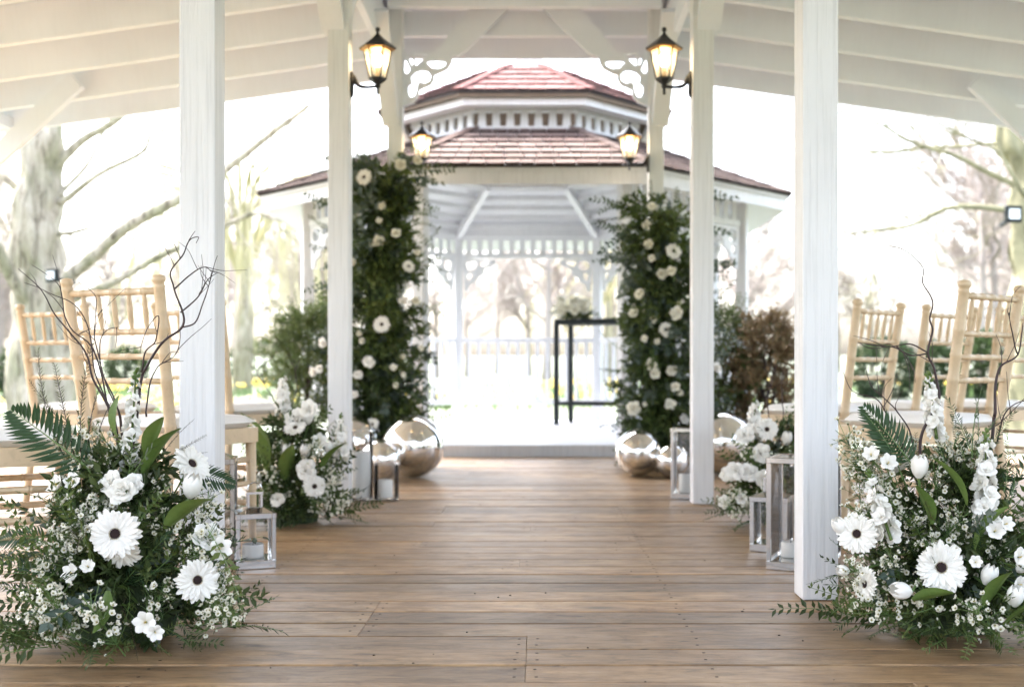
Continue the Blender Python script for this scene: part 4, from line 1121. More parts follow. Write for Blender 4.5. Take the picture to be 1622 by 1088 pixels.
for (px, py, d, r, dv) in [(1575, 842, 2.46, .026, (-.2, -1, .4)), (1612, 882, 2.46, .028, (.2, -1, .2)), (1590, 830, 2.46, .022, (.3, -1, .3)), (1612, 925, 2.44, .026, (.2, -1, .1)), (1380, 722, 2.56, .024, (-.4, -1, .6)), (1405, 735, 2.56, .026, (0, -1, .5)), (1545, 890, 2.44, .018, (-.3, -1, .3)), (1600, 940, 2.42, .022, (-.1, -1, -.4))]:
    p = L_(px, py, d); place('freesia', 'open_flower', B, p, dv, None, r, rg); stem_to(B, p - Vector(dv).normalized() * .012, Vector((0, .06, .18)), .0016)
for (px, py, d, dv, s_, ro) in [(1475, 830, 2.5, (-.15, -.1, 1), .11, 3), (1560, 960, 2.42, (.3, -.3, 1), .12, 2.5), (1445, 950, 2.42, (.8, -.3, .4), .1, 2), (1590, 990, 2.4, (.5, -.3, .7), .12, 3), (1545, 870, 2.48, (.3, -.1, 1), .13, 3.4), (1530, 800, 2.5, (-.3, 0, 1), .14, 3)]:
    place('broad', 'broad_leaf', B, L_(px, py, d), dv, ro, s_, rg)
place_facing('fern', 'fern_frond', B, L_(1448, 740, 2.56), (-.60, -.1, .80), (-.1, -1, .1), .20, rg)
place_facing('fern', 'fern_frond', B, L_(1430, 740, 2.62), (-.45, .1, .8), (-.3, -1, .3), .15, rg)
for (px, py, px2, py2) in [(1540, 725, 1537, 612), (1540, 720, 1508, 632), (1545, 720, 1575, 640), (1530, 730, 1500, 665), (1555, 730, 1600, 655), (1548, 725, 1560, 630), (1500, 740, 1480, 690), (1600, 800, 1622, 720), (1590, 780, 1612, 690), (1400, 800, 1350, 700), (1360, 880, 1310, 865), (1350, 960, 1308, 940), (1430, 760, 1400, 650)]:
    a, c = L_(px, py, 2.56), L_(px2, py2, 2.56); place('dark', 'conifer_sprig', B, a, c - a, None, (c - a).length / .2, rg)
wl = [(1380, 715), (1395, 700), (1360, 740), (1530, 720), (1510, 710), (1550, 715), (1490, 720), (1390, 850), (1410, 880), (1380, 960), (1395, 965), (1370, 980), (1475, 1000), (1500, 1010), (1565, 985), (1550, 995), (1500, 850), (1465, 855), (1440, 830), (1350, 915), (1335, 935), (1520, 860), (1580, 760), (1420, 920), (1345, 890), (1600, 870), (1450, 700), (1520, 960), (1370, 800), (1400, 780)] + [(1345 + (i * 37) % 70, 700 + (i * 53) % 280) for i in range(7)] + [(1440 + (i * 41) % 140, 700 + (i * 59) % 300) for i in range(8)]
for (px, py) in wl:
    d = 2.68 - .28 * min(1, max(0, (py - 640) / 380)) + rg.uniform(-.03, .03); p = L_(px, py, d)
    dv = Vector((p.x * 2.5, -.45, .75)) + Vector((rg.gauss(0, .25), 0, rg.gauss(0, .25)))
    dv.normalize(); q = p - dv * .13
    if q.z < .01: q.z = .01
    if blocked(base, q, dv, .20) or rg.random() < (.15 if py < 830 else .42): continue
    place('wax', 'waxflower_spray', B, q, dv, None, rg.uniform(.8, 1.1), rg)
for (px, py, px2, py2) in [(1545, 990, 1530, 1050), (1560, 985, 1600, 1045), (1450, 990, 1420, 1000), (1380, 970, 1330, 985), (1590, 970, 1622, 1010), (1480, 960, 1440, 985), (1360, 950, 1325, 960)]:
    a, c = L_(px, py, 2.44), L_(px2, py2, 2.36); a.z = max(a.z, .03); c.z = max(c.z, .012)
    place('pistache', 'leaf_sprig', B, a, c - a, None, max(.6, (c - a).length / .18), rg)
tw = [[(1460, 735), (1458, 690), (1478, 655), (1488, 625), (1480, 585), (1470, 560), (1478, 525), (1472, 505), (1478, 480), (1462, 450), (1462, 425), (1430, 395), (1400, 389)],
      [(1470, 560), (1445, 562), (1415, 548), (1380, 552), (1358, 542)], [(1470, 558), (1440, 545), (1410, 550), (1372, 545)], [(1420, 548), (1436, 565), (1448, 588)],
      [(1575, 660), (1578, 610), (1585, 580), (1612, 562), (1618, 530), (1621, 510)], [(1612, 560), (1600, 520), (1598, 495)], [(1450, 730), (1440, 680), (1420, 650), (1400, 630), (1380, 610), (1370, 580)], [(1452, 735), (1420, 690), (1400, 650), (1385, 630), (1350, 620), (1333, 585)],
      [(1580, 700), (1590, 660), (1610, 640), (1640, 630)], [(1570, 720), (1560, 690), (1585, 670), (1600, 655), (1640, 610)]]
for i, t in enumerate(tw): twig(B, t, 2.60, base, .004, .0040 if i in (0, 4) else .0022, .0008, 2.56 + .1 * ((i * 7) % 5) / 5, i * 5 + 2, 2)
twig(B, [(1540, 800), (1565, 730), (1575, 660)], 2.60, base, .003, .0045, .004, 2.6, 77, 0)

# ---------------------------------------------------------------- second arrangements
def second(base, h, rx, label, n, flowers, twigs, wl, rg, d):
    S = empty('flower_arrangement', base); tag(S, label, 'flowers', 'floor flower arrangements along the aisle')
    L_ = arr_tools(base); core_blob(S, rx * .38, rx * .34, h * .55)
    mound(S, rx, h, n, [('ruscus', 3), ('pistache', 6), ('dark', 2), ('needle', 1)], rg); fill(S, rx, h, rg, 45, 26)
    for (k, px, py, dd, r, dv) in flowers:
        p = L_(px, py, dd)
        if k == 'gerbera': gerbera(S, p, dv, r, rg)
        elif k == 'stock': stock(S, p - Vector((0, 0, .09)), p + Vector((0, 0, .09)), r, 14, rg); continue
        else: place(k, {'tulip': 'tulip', 'freesia': 'open_flower', 'ruffle': 'ruffled_flower', 'rose': 'rose'}[k], S, p, dv, None, r, rg)
        stem_to(S, p - Vector(dv).normalized() * .01, Vector((0, .06, .15)))
    for px, py in wl:
        p = L_(px, py, d - .18 + rg.uniform(-.05, .05)); dv = Vector((p.x * 2.5, -.4, .8)).normalized(); q = p - dv * .13; q.z = max(q.z, .01)
        place('wax', 'waxflower_spray', S, q, dv, None, rg.uniform(.8, 1.1), rg)
    for i, t in enumerate(twigs): twig(S, t, d, base, .006, .003, .0009, d + .05, 50 + i, 3)
    return S, L_
rg = random.Random(44)
S1, L_ = second(Vector((-.95, 4.52, 0)), .50, .27, 'smaller white tulip arrangement with a looping twig beside the post with glass candle cylinders', 150,
   [('gerbera', 498, 770, 4.30, .05, (.35, -1, .1)), ('gerbera', 468, 678, 4.38, .05, (-.1, -.6, .75)), ('tulip', 455, 725, 4.35, .06, (.1, -.2, 1)), ('tulip', 483, 725, 4.35, .06, (.1, -.2, 1)), ('tulip', 488, 672, 4.42, .06, (0, -.1, 1)), ('tulip', 520, 720, 4.4, .06, (.3, -.1, 1)),
    ('ruffle', 485, 745, 4.32, .045, (.1, -1, .2)), ('ruffle', 440, 791, 4.3, .03, (0, -1, .2)), ('freesia', 400, 675, 4.4, .035, (-.2, -1, .4)), ('ruffle', 405, 760, 4.4, .04, (-.4, -1, .4)), ('ruffle', 490, 650, 4.42, .04, (.1, -1, .5)), ('stock', 448, 625, 4.48, .03, (0, 0, 1)), ('freesia', 505, 700, 4.4, .04, (.4, -1, .3)), ('stock', 540, 690, 4.4, .025, (0, 0, 1)), ('ruffle', 470, 665, 4.42, .045, (-.2, -1, .6))],
   [[(440, 740), (432, 690), (436, 640), (420, 610), (408, 590), (425, 570), (435, 562)], [(450, 720), (462, 650), (470, 600), (455, 560)]], [(430, 745), (455, 780), (520, 735), (530, 760), (500, 710), (540, 700), (440, 700), (545, 790), (420, 770), (510, 800)], rg, 4.52)
for (px, py, px2, py2) in [(540, 790, 590, 775), (545, 795, 600, 820), (540, 800, 570, 835)]:
    a, c = L_(px, py, 4.4), L_(px2, py2, 4.35); c.z = max(c.z, .01); place('needle', 'needle_sprig', S1, a, c - a, None, (c - a).length / .24, rg)
for (px, py, dv, s_) in [(420, 745, (-.1, -.2, 1), .24), (450, 760, (.2, -.3, 1), .2), (430, 720, (-.3, -.1, 1), .22), (510, 745, (.5, -.2, 1), .18)]:
    place('broad', 'broad_leaf', S1, L_(px, py, 4.36), dv, 3, s_, rg)
S2, L_ = second(Vector((1.09, 4.50, 0)), .50, .25, 'white arrangement between two posts, in front of the large silver ball and brown shrub', 140,
   [('gerbera', 1215, 680, 4.38, .05, (-.2, -1, .2)), ('ruffle', 1165, 745, 4.34, .04, (-.4, -1, .2)), ('ruffle', 1185, 750, 4.33, .04, (0, -1, .2)), ('ruffle', 1210, 760, 4.33, .045, (.2, -1, .2)), ('ruffle', 1180, 690, 4.4, .04, (-.3, -1, .4)), ('stock', 1195, 665, 4.46, .03, (0, 0, 1)), ('freesia', 1150, 795, 4.36, .035, (-.5, -1, .2)), ('ruffle', 1205, 718, 4.36, .04, (-.2, -1, .2)), ('tulip', 1245, 705, 4.38, .06, (.1, -.2, 1)), ('ruffle', 1155, 750, 4.38, .035, (-.6, -1, .2)), ('freesia', 1175, 790, 4.34, .03, (-.3, -1, .2)), ('gerbera', 1228, 800, 4.3, .05, (.4, -1, .2))],
   [[(1235, 720), (1240, 650), (1238, 600), (1245, 570)], [(1225, 720), (1215, 640), (1222, 600), (1205, 580)]], [(1165, 780), (1185, 810), (1150, 810), (1210, 800), (1190, 720)], rg, 4.5)

# ---------------------------------------------------------------- flower columns round the end posts
def column(base, h, rx, label, n, flowers, rg, trail):
    C = empty('flower_column', base); tag(C, label, 'flowers', 'flower columns round the end posts')
    L_ = arr_tools(base)
    b = MB(); n_ = 14; m_ = 20
    for i in range(m_ + 1):
        t = i / m_; rr = rx * .42 * (1 - .35 * t) * (1 if i < m_ else .3)
        for k in range(n_):
            a = 2 * math.pi * k / n_; q = 1 + .25 * mnoise.noise(Vector((math.cos(a) * 2, math.sin(a) * 2, t * 9)))
            b.v.append((rr * q * math.cos(a), rr * .7 * q * math.sin(a), .02 + (h - .15) * t))
    for i in range(m_):
        for k in range(n_): k2 = (k + 1) % n_; b.f.append((i * n_ + k, i * n_ + k2, (i + 1) * n_ + k2, (i + 1) * n_ + k)); b.m.append(0)
    b.build('moss_core', M['moss'], C, True)
    kinds = ['bushA'] * 3 + ['bushC'] * 3 + ['bushB'] * 1 + ['bushM'] * 5 + ['ruscus'] * 1
    nm = {'ruscus': 'leaf_sprig', 'pistache': 'leaf_sprig', 'eucalyptus': 'eucalyptus_sprig', 'dark': 'conifer_sprig', 'bushA': 'leaf_cluster', 'bushB': 'leaf_cluster', 'bushC': 'leaf_cluster', 'bushM': 'leaf_cluster'}
    for i in range(n):
        t = (i + rg.random()) / n; z = .06 + (h - .1) * t
        a = rg.uniform(math.pi, 2 * math.pi) if rg.random() < .75 else rg.uniform(0, math.pi)
        wv = rx * (1 - .36 * t) * rg.uniform(.25, .72) * (1 + .7 * mnoise.noise(Vector((math.cos(a) * 1.5, z * 3.2, rx * 40 + h))))
        p = Vector((wv * math.cos(a), wv * .75 * math.sin(a), z))
        dv = Vector((math.cos(a), math.sin(a) * .8, rg.uniform(-.9, .35))).normalized(); k = rg.choice(kinds)
        sc = rg.uniform(.75, 1.2)
        if p.z + dv.z * .22 * sc < .03: dv.z = max(dv.z, (.03 - p.z) / .24); 
        place(k, nm[k], C, p, dv, None, sc, rg)
    for (k, px, py, r) in flowers:
        p = L_(px, py, base.y - rx * .78); dv = (p.x * 1.5 + rg.gauss(0, .2), -1, rg.uniform(0, .35))
        if k == 'g':
            o = gerbera(C, p, dv, r, rg)
        else: place(k, {'rose': 'rose', 'ruffle': 'ruffled_flower'}[k], C, p + Vector((rg.gauss(0, .02), rg.uniform(0, .06), rg.gauss(0, .02))), dv, None, r * rg.uniform(.55, .85), rg)
    for i in range(48):
        t = rg.random(); z = .15 + (h - .1) * t; a = rg.choice([rg.uniform(math.pi * .8, math.pi * 1.35), rg.uniform(-.35 * math.pi, .2 * math.pi)])
        dv = Vector((math.cos(a), -.35, rg.uniform(-.7, .5))).normalized(); k = rg.choice(['ruscus', 'ruscus', 'pistache', 'eucalyptus'])
        place(k, nm[k], C, Vector((rx * .6 * math.cos(a), rx * .3 * math.sin(a), z)), dv, None, rg.uniform(.9, 1.35), rg)
    for (px, py, px2, py2, k) in trail:
        a, c = L_(px, py, base.y - .1), L_(px2, py2, base.y - .15)
        place(k, nm[k], C, a, c - a, None, (c - a).length / .22, rg)
rg = random.Random(55)
fl = [('g', 577, 281, .056), ('rose', 645, 258, .05), ('rose', 662, 256, .04), ('rose', 598, 335, .035), ('rose', 600, 347, .03), ('rose', 605, 373, .045), ('rose', 620, 373, .04), ('g', 647, 422, .042), ('ruffle', 640, 473, .05), ('rose', 655, 480, .035), ('g', 605, 514, .058), ('rose', 566, 522, .035), ('rose', 570, 540, .035), ('ruffle', 577, 580, .055), ('ruffle', 568, 592, .04),
      ('rose', 620, 585, .03), ('rose', 633, 588, .03), ('rose', 632, 607, .035), ('ruffle', 560, 622, .05), ('rose', 640, 570, .03), ('g', 590, 672, .045), ('rose', 665, 560, .03), ('rose', 590, 390, .035), ('rose', 556, 395, .035), ('ruffle', 508, 540, .045), ('ruffle', 500, 580, .045), ('ruffle', 508, 580, .04), ('rose', 560, 410, .03), ('rose', 655, 400, .03)]
tr = [(540, 330, 490, 310, 'eucalyptus'), (540, 400, 492, 395, 'ruscus'), (545, 440, 490, 460, 'eucalyptus'), (535, 370, 488, 350, 'ruscus'), (560, 300, 500, 330, 'ruscus'), (540, 460, 500, 500, 'ruscus'), (540, 500, 495, 430, 'pistache'), (650, 440, 700, 410, 'ruscus'), (655, 500, 705, 470, 'pistache'), (650, 300, 690, 290, 'ruscus'), (650, 560, 690, 575, 'ruscus'), (640, 270, 720, 265, 'ruscus'), (650, 340, 700, 330, 'pistache'), (640, 620, 682, 640, 'eucalyptus'), (600, 265, 610, 240, 'ruscus'), (640, 265, 660, 238, 'ruscus'), (580, 270, 570, 250, 'pistache')]
column(Vector((-.93, 6.92, 0)), 2.02, .30, 'taller white rose and gerbera column of dark leaves round the end post', 290, fl, rg, tr)
fl = [('g', 1067, 398, .056), ('rose', 1035, 380, .04), ('rose', 1030, 420, .04), ('rose', 1050, 430, .05), ('rose', 1060, 433, .04), ('rose', 1016, 462, .05), ('rose', 1008, 500, .045), ('rose', 1025, 512, .04), ('rose', 1066, 500, .05), ('rose', 1078, 497, .04), ('g', 1055, 522, .05), ('rose', 1065, 530, .04), ('rose', 1045, 545, .035), ('rose', 1012, 545, .035), ('rose', 1035, 575, .045), ('rose', 1040, 590, .045), ('rose', 1065, 585, .045), ('rose', 1062, 620, .045), ('rose', 1070, 625, .035), ('rose', 1062, 642, .05), ('rose', 1005, 645, .055), ('rose', 1030, 350, .04), ('ruffle', 1085, 660, .04), ('ruffle', 1138, 590, .045), ('rose', 1020, 640, .03), ('rose', 1035, 330, .035)]
tr = [(1010, 400, 975, 410, 'ruscus'), (1005, 460, 980, 440, 'pistache'), (1020, 350, 985, 330, 'ruscus'), (1010, 640, 975, 680, 'ruscus'), (1000, 690, 970, 735, 'ruscus'), (1030, 320, 1035, 285, 'ruscus'), (1070, 340, 1075, 300, 'ruscus'), (1110, 420, 1140, 400, 'ruscus'), (1110, 480, 1140, 460, 'eucalyptus'), (1110, 520, 1145, 440, 'ruscus'), (990, 700, 965, 720, 'pistache'), (1020, 560, 985, 590, 'ruscus'), (1015, 600, 980, 650, 'eucalyptus'), (1060, 330, 1100, 320, 'pistache')]
column(Vector((.87, 6.92, 0)), 1.72, .30, 'shorter cream rose column of dark leaves on the end post near the black table', 270, fl, rg, tr)

# ---------------------------------------------------------------- shrubs beside the columns
def shrub(base, h, rx, kinds, n, label, rg, mat_core='moss'):
    Sx = empty('shrub', base); tag(Sx, label, 'shrub')
    crown = MB(); mats = []
    src = [random.Random(0)]
    mlist = []; protos_ = []
    for k in kinds:
        for me in PR[k]:
            protos_.append(([tuple(v.co) for v in me.vertices], [tuple(p.vertices) for p in me.polygons], [p.material_index for p in me.polygons], me))
            for m in me.materials:
                if m not in mlist: mlist.append(m)
    for i in range(n):
        vs_, fs, mi, me = rg.choice(protos_)
        t = rg.random() ** .8; z = h * (.12 + .78 * t); a = rg.uniform(0, 6.283)
        rr = rx * math.sin(math.pi * (.15 + .72 * t)) * rg.uniform(.25, .95)
        p = Vector((rr * math.cos(a), rr * math.sin(a), z)); dv = Vector((math.cos(a) * .8, math.sin(a) * .8, rg.uniform(.1, 1.3))).normalized()
        Mx = q_dir(dv, rg.uniform(0, 6.28)).to_matrix() * rg.uniform(.8, 1.25)
        bb = len(crown.v); crown.v.extend([tuple(Mx @ Vector(v) + p) for v in vs_])
        for f, m in zip(fs, mi): crown.f.append(tuple(q + bb for q in f)); crown.m.append(mlist.index(me.materials[m]))
    crown.build('foliage', mlist, Sx)
    st = MB()
    for k in range(5): st.tube(smooth_path([(0, 0, 0), (rg.uniform(-.04, .04), rg.uniform(-.04, .04), h * .3), (rg.uniform(-.15, .15), rg.uniform(-.15, .15), h * .7)], 4), .008, 5)
    st.build('stems', M['twig'], Sx)
rg = random.Random(66)
shrub(Vector((-1.44, 7.15, 0)), 1.12, .28, ['bushB', 'evergreen'], 210, 'bushy green shrub beside the taller flower column', rg)
shrub(Vector((1.30, 7.2, 0)), 1.12, .22, ['bushB', 'evergreen'], 150, 'bushy green shrub between the shorter flower column and the brown shrub', rg)
shrub(Vector((1.58, 7.05, 0)), 1.05, .20, ['bushBr', 'bushBr', 'brown'], 150, 'brown dried leafy shrub behind the large silver ball', rg)

# ---------------------------------------------------------------- signing table in the gazebo
tb = empty('bar_table', (.70, 10.75, .08), R(-24)); tag(tb, 'tall slim black metal table standing inside the gazebo', 'table')
tw_, td_ = .82, .42
bbox_obj('table_top', (0, 0, 1.025), (tw_, td_, .055), M['table'], tb, .003)
for sx_ in (-1, 1):
    for sy_ in (-1, 1): bbox_obj('leg', (sx_ * (tw_ / 2 - .02), sy_ * (td_ / 2 - .02), .505), (.044, .044, 1.01), M['table'], tb, .002)
for sy_ in (-1, 1): bbox_obj('stretcher', (0, sy_ * (td_ / 2 - .02), .21), (tw_ - .07, .034, .034), M['table'], tb, .002)
for sx_ in (-1, 1): bbox_obj('stretcher', (sx_ * (tw_ / 2 - .02), 0, .21), (.034, td_ - .07, .034), M['table'], tb, .002)
rg = random.Random(77)
pbase = Vector((.47, 10.78, 1.13)); po = empty('flower_posy', pbase); po.scale = (1.25, 1.25, 1.25); tag(po, 'small posy of cream flowers and leaves lying on the black table', 'flowers')
for i in range(26):
    a = rg.uniform(0, 6.28); dv = Vector((math.cos(a), math.sin(a) * .6, rg.uniform(.1, .9))).normalized(); place(rg.choice(['bushA', 'bushB', 'pistache']), 'leaf_cluster', po, Vector((rg.uniform(-.08, .08), 0, .02)), dv, None, rg.uniform(.6, .9), rg)
for i in range(13):
    place('rose', 'rose', po, Vector((rg.uniform(-.15, .12), rg.uniform(-.14, -.06), rg.uniform(.03, .15))), (rg.uniform(-.4, .4), -1, .6), None, .042, rg)

# ---------------------------------------------------------------- trees
def limb(b, pts, r0, r1, n=7, wig=.04, seed=0, sub=5):
    path = smooth_path(pts, sub, 0)
    for i in range(1, len(path)): path[i] = path[i] + mnoise.noise_vector(path[i] * 1.3 + Vector((seed, 3, 1))) * wig
    m = len(path) - 1
    b.tube(path, [r0 + (r1 - r0) * (i / m) ** .8 for i in range(m + 1)], n); return path
def twiggery(b, p, d, L, r, depth, rg, spread=.7, up=.12, kids=4):
    q = p + d * L; mid = (p + q) / 2 + Vector((rg.gauss(0, .06), rg.gauss(0, .06), rg.gauss(0, .06))) * L
    b.tube([p, mid, q], [r, r * .8, r * .55], 3 if depth < 2 else 5, 0, False)
    if depth == 0: return
    for k in range(kids):
        t = rg.uniform(.35, 1.0); pp = p.lerp(q, t)
        dd = (d + Vector((rg.gauss(0, spread), rg.gauss(0, spread), rg.gauss(0, spread) + up))).normalized()
        twiggery(b, pp, dd, L * rg.uniform(.5, .8), r * .55, depth - 1, rg, spread, up, kids)
def big_tree(base, label, trunk_pts, r0, r1, limbs, rg, mat):
    T = empty('bare_tree', base); tag(T, label, 'tree')
    b = MB(); path = limb(b, [p - base for p in trunk_pts], r0, r1, 36, .05, 2, 14); 
    for i, v in enumerate(b.v):
        vv = Vector(v); q = mnoise.noise_vector(vv * 2.2) * .09 + mnoise.noise_vector(vv * Vector((11, 11, 1.6))) * .07; b.v[i] = tuple(vv + q)
    b.build('trunk', M[mat], T, True)
    tw_ = MB()
    for i, (pts, ra, rb_, tw2) in enumerate(limbs):
        lb = MB(); path = limb(lb, [p - base for p in pts], ra, rb_, 7, .05, i * 3); lb.build('branch', M[mat], T, True)
        for k in range(tw2 * 3):
            j = rg.randint(len(path) // 3, len(path) - 2); tg = (path[j + 1] - path[j]).normalized()
            dd = (tg + Vector((rg.gauss(0, .6), rg.gauss(0, .6), rg.gauss(.1, .5)))).normalized()
            twiggery(tw_, path[j], dd, rg.uniform(.4, 1.1), .007, 3, rg, .5, .08, 3)
    o = tw_.build('crown', M[mat], T); return T
rg = random.Random(88)
base = P(62, 0, 14); base.z = GZ; D = 14
Q = lambda px, py, d=14: P(px, py, d)
up_pts = [(70, 900), (66, 540), (58, 420), (60, 300), (75, 190), (95, 20), (110, -200), (90, -420)]
big_tree(base, 'big pale barked bare tree with moss tinged limbs standing behind the chairs', [Vector((base.x, 14, GZ - .1))] + [Q(*p) for p in up_pts[1:]], .42, .14,
   [([Q(70, 480), Q(150, 400, 13.6), Q(280, 315, 13.2), Q(360, 268, 13), Q(430, 215, 12.8), Q(490, 165, 12.6)], .10, .03, 5), ([Q(92, 322), Q(160, 280, 13.6), Q(225, 240, 13.3), Q(240, 212, 13.2), Q(290, 205, 13)], .05, .012, 3), ([Q(85, 275), Q(130, 225), Q(175, 195, 13.7), Q(240, 140, 13.5), Q(300, 80, 13.4)], .07, .03, 3),
    ([Q(95, 310), Q(135, 265, 14.3), Q(160, 215, 14.3), Q(190, 160, 14.4)], .04, .015, 2), ([Q(75, 370), Q(110, 370), Q(145, 360, 13.8)], .05, .02, 3), ([Q(170, 450, 13.4), Q(260, 405, 13.2), Q(340, 365, 13), Q(400, 340, 12.8), Q(440, 350, 12.7)], .05, .02, 4), ([Q(80, 500), Q(120, 470), Q(170, 450, 13.4)], .07, .05, 0),
    ([Q(55, 520), Q(25, 450, 13.5), Q(0, 395, 13.2), Q(-40, 330, 13)], .09, .06, 3), ([Q(55, 330), Q(20, 290), Q(-20, 250), Q(-70, 150)], .07, .03, 5), ([Q(50, 420), Q(10, 360), Q(-40, 300)], .05, .02, 5), ([Q(100, 0), Q(200, -150), Q(330, -260)], .1, .03, 4), ([Q(95, -60), Q(0, -250), Q(-120, -380)], .1, .03, 4), ([Q(60, 470), Q(15, 430, 14.2), Q(-10, 420, 14.4)], .03, .01, 6)], rg, 'bark')
base = P(1632, 0, 14); base.z = GZ
big_tree(base, 'bare tree with yellow green mossy branches carrying a floodlight, behind the far chairs', [Vector((base.x, 14, GZ - .1)), Q(1630, 450), Q(1628, 330), Q(1622, 250), Q(1600, 190), Q(1625, 60), Q(1640, -150)], .30, .10,
   [([Q(1622, 300), Q(1560, 268), Q(1500, 245), Q(1440, 225, 13.8), Q(1385, 195, 13.7), Q(1330, 175, 13.6)], .045, .012, 5), ([Q(1625, 335), Q(1560, 330), Q(1505, 332), Q(1470, 345), Q(1435, 358), Q(1380, 366), Q(1330, 372)], .05, .012, 6), ([Q(1605, 230), Q(1570, 225), Q(1500, 232), Q(1420, 238), Q(1340, 238), Q(1270, 235), Q(1200, 228)], .03, .006, 6),
    ([Q(1622, 310, 13.8), Q(1595, 265, 13.7), Q(1575, 235, 13.7), Q(1530, 215, 13.6), Q(1480, 205, 13.6)], .03, .01, 4), ([Q(1600, 200), Q(1560, 100), Q(1480, 20)], .06, .02, 4), ([Q(1625, 80), Q(1700, -50), Q(1800, -200)], .08, .03, 4), ([Q(1390, 365, 13.9), Q(1375, 400, 13.9), Q(1385, 440, 13.9)], .015, .006, 3)], rg, 'bark2')
def bg_tree_meshes(rg, H, mat, depth=4):
    b = MB(); b.tube([(0, 0, -.3), (.05, 0, H * .2), (0, .1, H * .45), (.1, .1, H * .7)], [H * .022, H * .018, H * .012, H * .006], 7)
    tr = b.mesh('trunk', mat, True); c = MB()
    for k in range(13):
        z = H * rg.uniform(.22, .7); a = rg.uniform(0, 6.28); d = Vector((math.cos(a), math.sin(a), rg.uniform(.35, 1.2))).normalized()
        twiggery(c, Vector((0, 0, z)), d, H * rg.uniform(.16, .26), H * .007, 4, rg, .45, .10, 4)
    return tr, c.mesh('crown', mat)
bgm = [bg_tree_meshes(random.Random(100 + i), 11, M['twigs']) for i in range(3)]
rg = random.Random(9); cnt = 0
lab = ['greyish bare tree in the pale woodland beyond the lawn', 'taller greyish bare tree in the pale woodland beyond the lawn']
for i in range(54):
    x = -46 + 92 * (i + rg.uniform(-.4, .4)) / 53; d = rg.choice([44, 52, 60, 68]) + rg.uniform(-4, 4)
    if abs(x - CAMX) / d > .56: d = abs(x) / .5
    sc = rg.uniform(.75, 1.15) * (1.0 if x > 8 else .8)
    T = empty('bare_tree', (x, d, ground_z(x, d)), rg.uniform(0, 6.28)); T.scale = (sc, sc, sc)
    tag(T, 'greyish bare tree in the pale woodland beyond the lawn', 'tree', 'bare woodland trees beyond the lawn')
    tr, cr = rg.choice(bgm); link('trunk', tr, T); link('crown', cr, T)
# yellow willow
def willow(x, d, H, label, seed):
    rg = random.Random(seed)
    T = empty('willow_tree', (x, d, ground_z(x, d))); tag(T, label, 'tree')
    b = MB(); b.tube([(0, 0, -.2), (.1, 0, H * .3), (0, 0, H * .6)], [.3, .24, .12], 8); b.build('trunk', M['bark'], T, True)
    c = MB()
    for k in range(170):
        a = rg.uniform(0, 6.28); rr = H * .45 * math.sqrt(rg.random()); z0 = H * (.98 - .5 * (rr / (H * .45)) ** 2) * rg.uniform(.75, 1)
        p = Vector((rr * math.cos(a), rr * math.sin(a), z0)); L = z0 * rg.uniform(.35, .8)
        c.tube([p, p + Vector((.15 * math.cos(a), .15 * math.sin(a), -.15 * L)), p + Vector((.3 * math.cos(a) + rg.gauss(0, .1), .3 * math.sin(a), -L))], [.03, .022, .008], 3, 0, False)
    for k in range(12):
        a = rg.uniform(0, 6.28); c.tube(smooth_path([(0, 0, H * .4), (H * .15 * math.cos(a), H * .15 * math.sin(a), H * .7), (H * .38 * math.cos(a), H * .38 * math.sin(a), H * .75)], 4), .06, 5)
    c.build('crown', M['willow'], T)
willow(-8.2, 30, 8.0, 'yellow twigged weeping willow beyond the gazebo roof corner', 3)
willow(3.0, 46, 8.0, 'yellow twigged willow seen through the gazebo', 4)
# evergreen bushes far behind the chairs
def far_bush(px, py_top, wpx, d, label, seed):
    rg = random.Random(seed); p = P(px, py_top, d); g = ground_z(p.x, d); h = p.z - g; rx = wpx / 2 * d / FPX
    T = empty('evergreen_bush', (p.x, d, g)); tag(T, label, 'bush', 'dark evergreen bushes across the lawn')
    b = MB()
    for k in range(900):
        u = Vector((rg.gauss(0, 1), rg.gauss(0, 1), rg.gauss(0, 1))).normalized(); q = rg.uniform(.7, 1.05)
        pos = Vector((u.x * rx * q, u.y * rx * q, h * .5 + u.z * h * .5 * q)); pos.z = max(.02, pos.z)
        b.leaf(pos, u + Vector((rg.gauss(0, .5), rg.gauss(0, .5), rg.gauss(0, .5))), (rg.random(), rg.random(), 1), .22, .13)
    b.build('foliage', M['evergreen'], T)
    s_ = MB(); s_.tube([(0, 0, -.1), (0, 0, h * .7)], [.06, .03], 6); s_.build('stems', M['twig'], T)
far_bush(1400, 540, 90, 27, 'wide dark evergreen bush across the lawn behind the chair by the front post', 1)
far_bush(1480, 548, 60, 29, 'low dark evergreen bush across the lawn between two larger evergreen bushes', 2)
far_bush(1555, 528, 60, 27, 'rounded dark evergreen bush across the lawn behind the chair with upright fern sprays', 3)
far_bush(40, 545, 80, 26, 'dark evergreen bush across the lawn beside the big pale trunk', 4)
far_bush(420, 540, 120, 40, 'dark evergreen bush across the lawn in front of the yellow willow', 5)
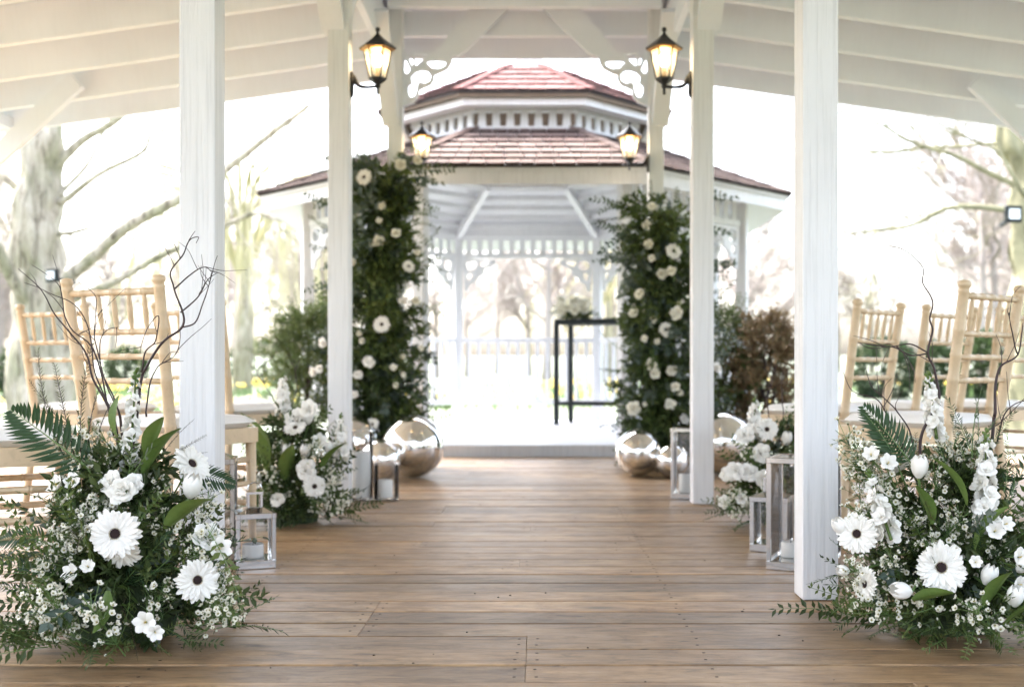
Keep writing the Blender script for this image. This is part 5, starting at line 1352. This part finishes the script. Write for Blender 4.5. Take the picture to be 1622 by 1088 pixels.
far_bush(200, 552, 60, 34, 'small dark evergreen bush across the lawn behind the chair of the dark twigs', 6)
# floodlights on the trees
def floodlight(px, py, d, s_, rz, label, tx=.2):
    p = P(px, py, d); F = empty('floodlight', p, rz); tag(F, label, 'floodlight')
    bbox_obj('housing', (0, .03, 0), (s_, .06, s_ * .95), M['table'], F, .006)
    bbox_obj('lens', (0, -.003, 0), (s_ * .68, .008, s_ * .56), M['lampface'], F, .002)
    b = MB(); b.beam((0, .06, -s_ * .2), (tx, .55, -s_ * .3), .04, .04); b.build('bracket', M['table'], F)
floodlight(1607, 339, 13.4, .22, R(12), 'dark square floodlight fixed to the mossy tree')
floodlight(80, 436, 13.2, .17, R(-20), 'small pale floodlight fixed to the big pale trunk', -.15)

# ---------------------------------------------------------------- daffodils and grass tufts
rg = random.Random(12); b = MB()
def in_view(x, y): return abs((x - CAMX) / y + .02) < .56
for i in range(4200):
    y = rg.uniform(16, 40); x = rg.uniform(-.53, .5) * y
    if mnoise.noise(Vector((x * .28, y * .16, 4))) < .12: continue
    if math.hypot(x - GX, y - GY) < 3.2: continue
    z = ground_z(x, y) + (mnoise.noise(Vector((x * .05, y * .05, 0))) * .25 if math.hypot(x, y - 5) > 18 else 0); h = rg.uniform(.25, .38); a = rg.uniform(0, 6.28)
    for k in range(3):
        dd = Vector((rg.gauss(0, .25), rg.gauss(0, .25), 1)); b.leaf((x + rg.gauss(0, .04), y + rg.gauss(0, .04), z - .03), dd, (math.cos(a + k), math.sin(a + k), .2), h * rg.uniform(.8, 1.1), .03, .1, 1)
    if rg.random() < .6:
        c = Vector((x, y, z + h)); f = Vector((rg.gauss(0, .5), -1, .1)).normalized(); u = f.orthogonal().normalized(); v = f.cross(u)
        pts = [c + (u * math.cos(R(60 * q)) + v * math.sin(R(60 * q))) * .045 for q in range(6)]
        b.add(pts + [c + f * .035], [(q, (q + 1) % 6, 6) for q in range(6)], 0)
o = b.build('daffodils', [M['daff'], M['daffleaf']]); tag(o, 'yellow daffodils flowering in drifts across the lawn', 'daffodils', kind='stuff')
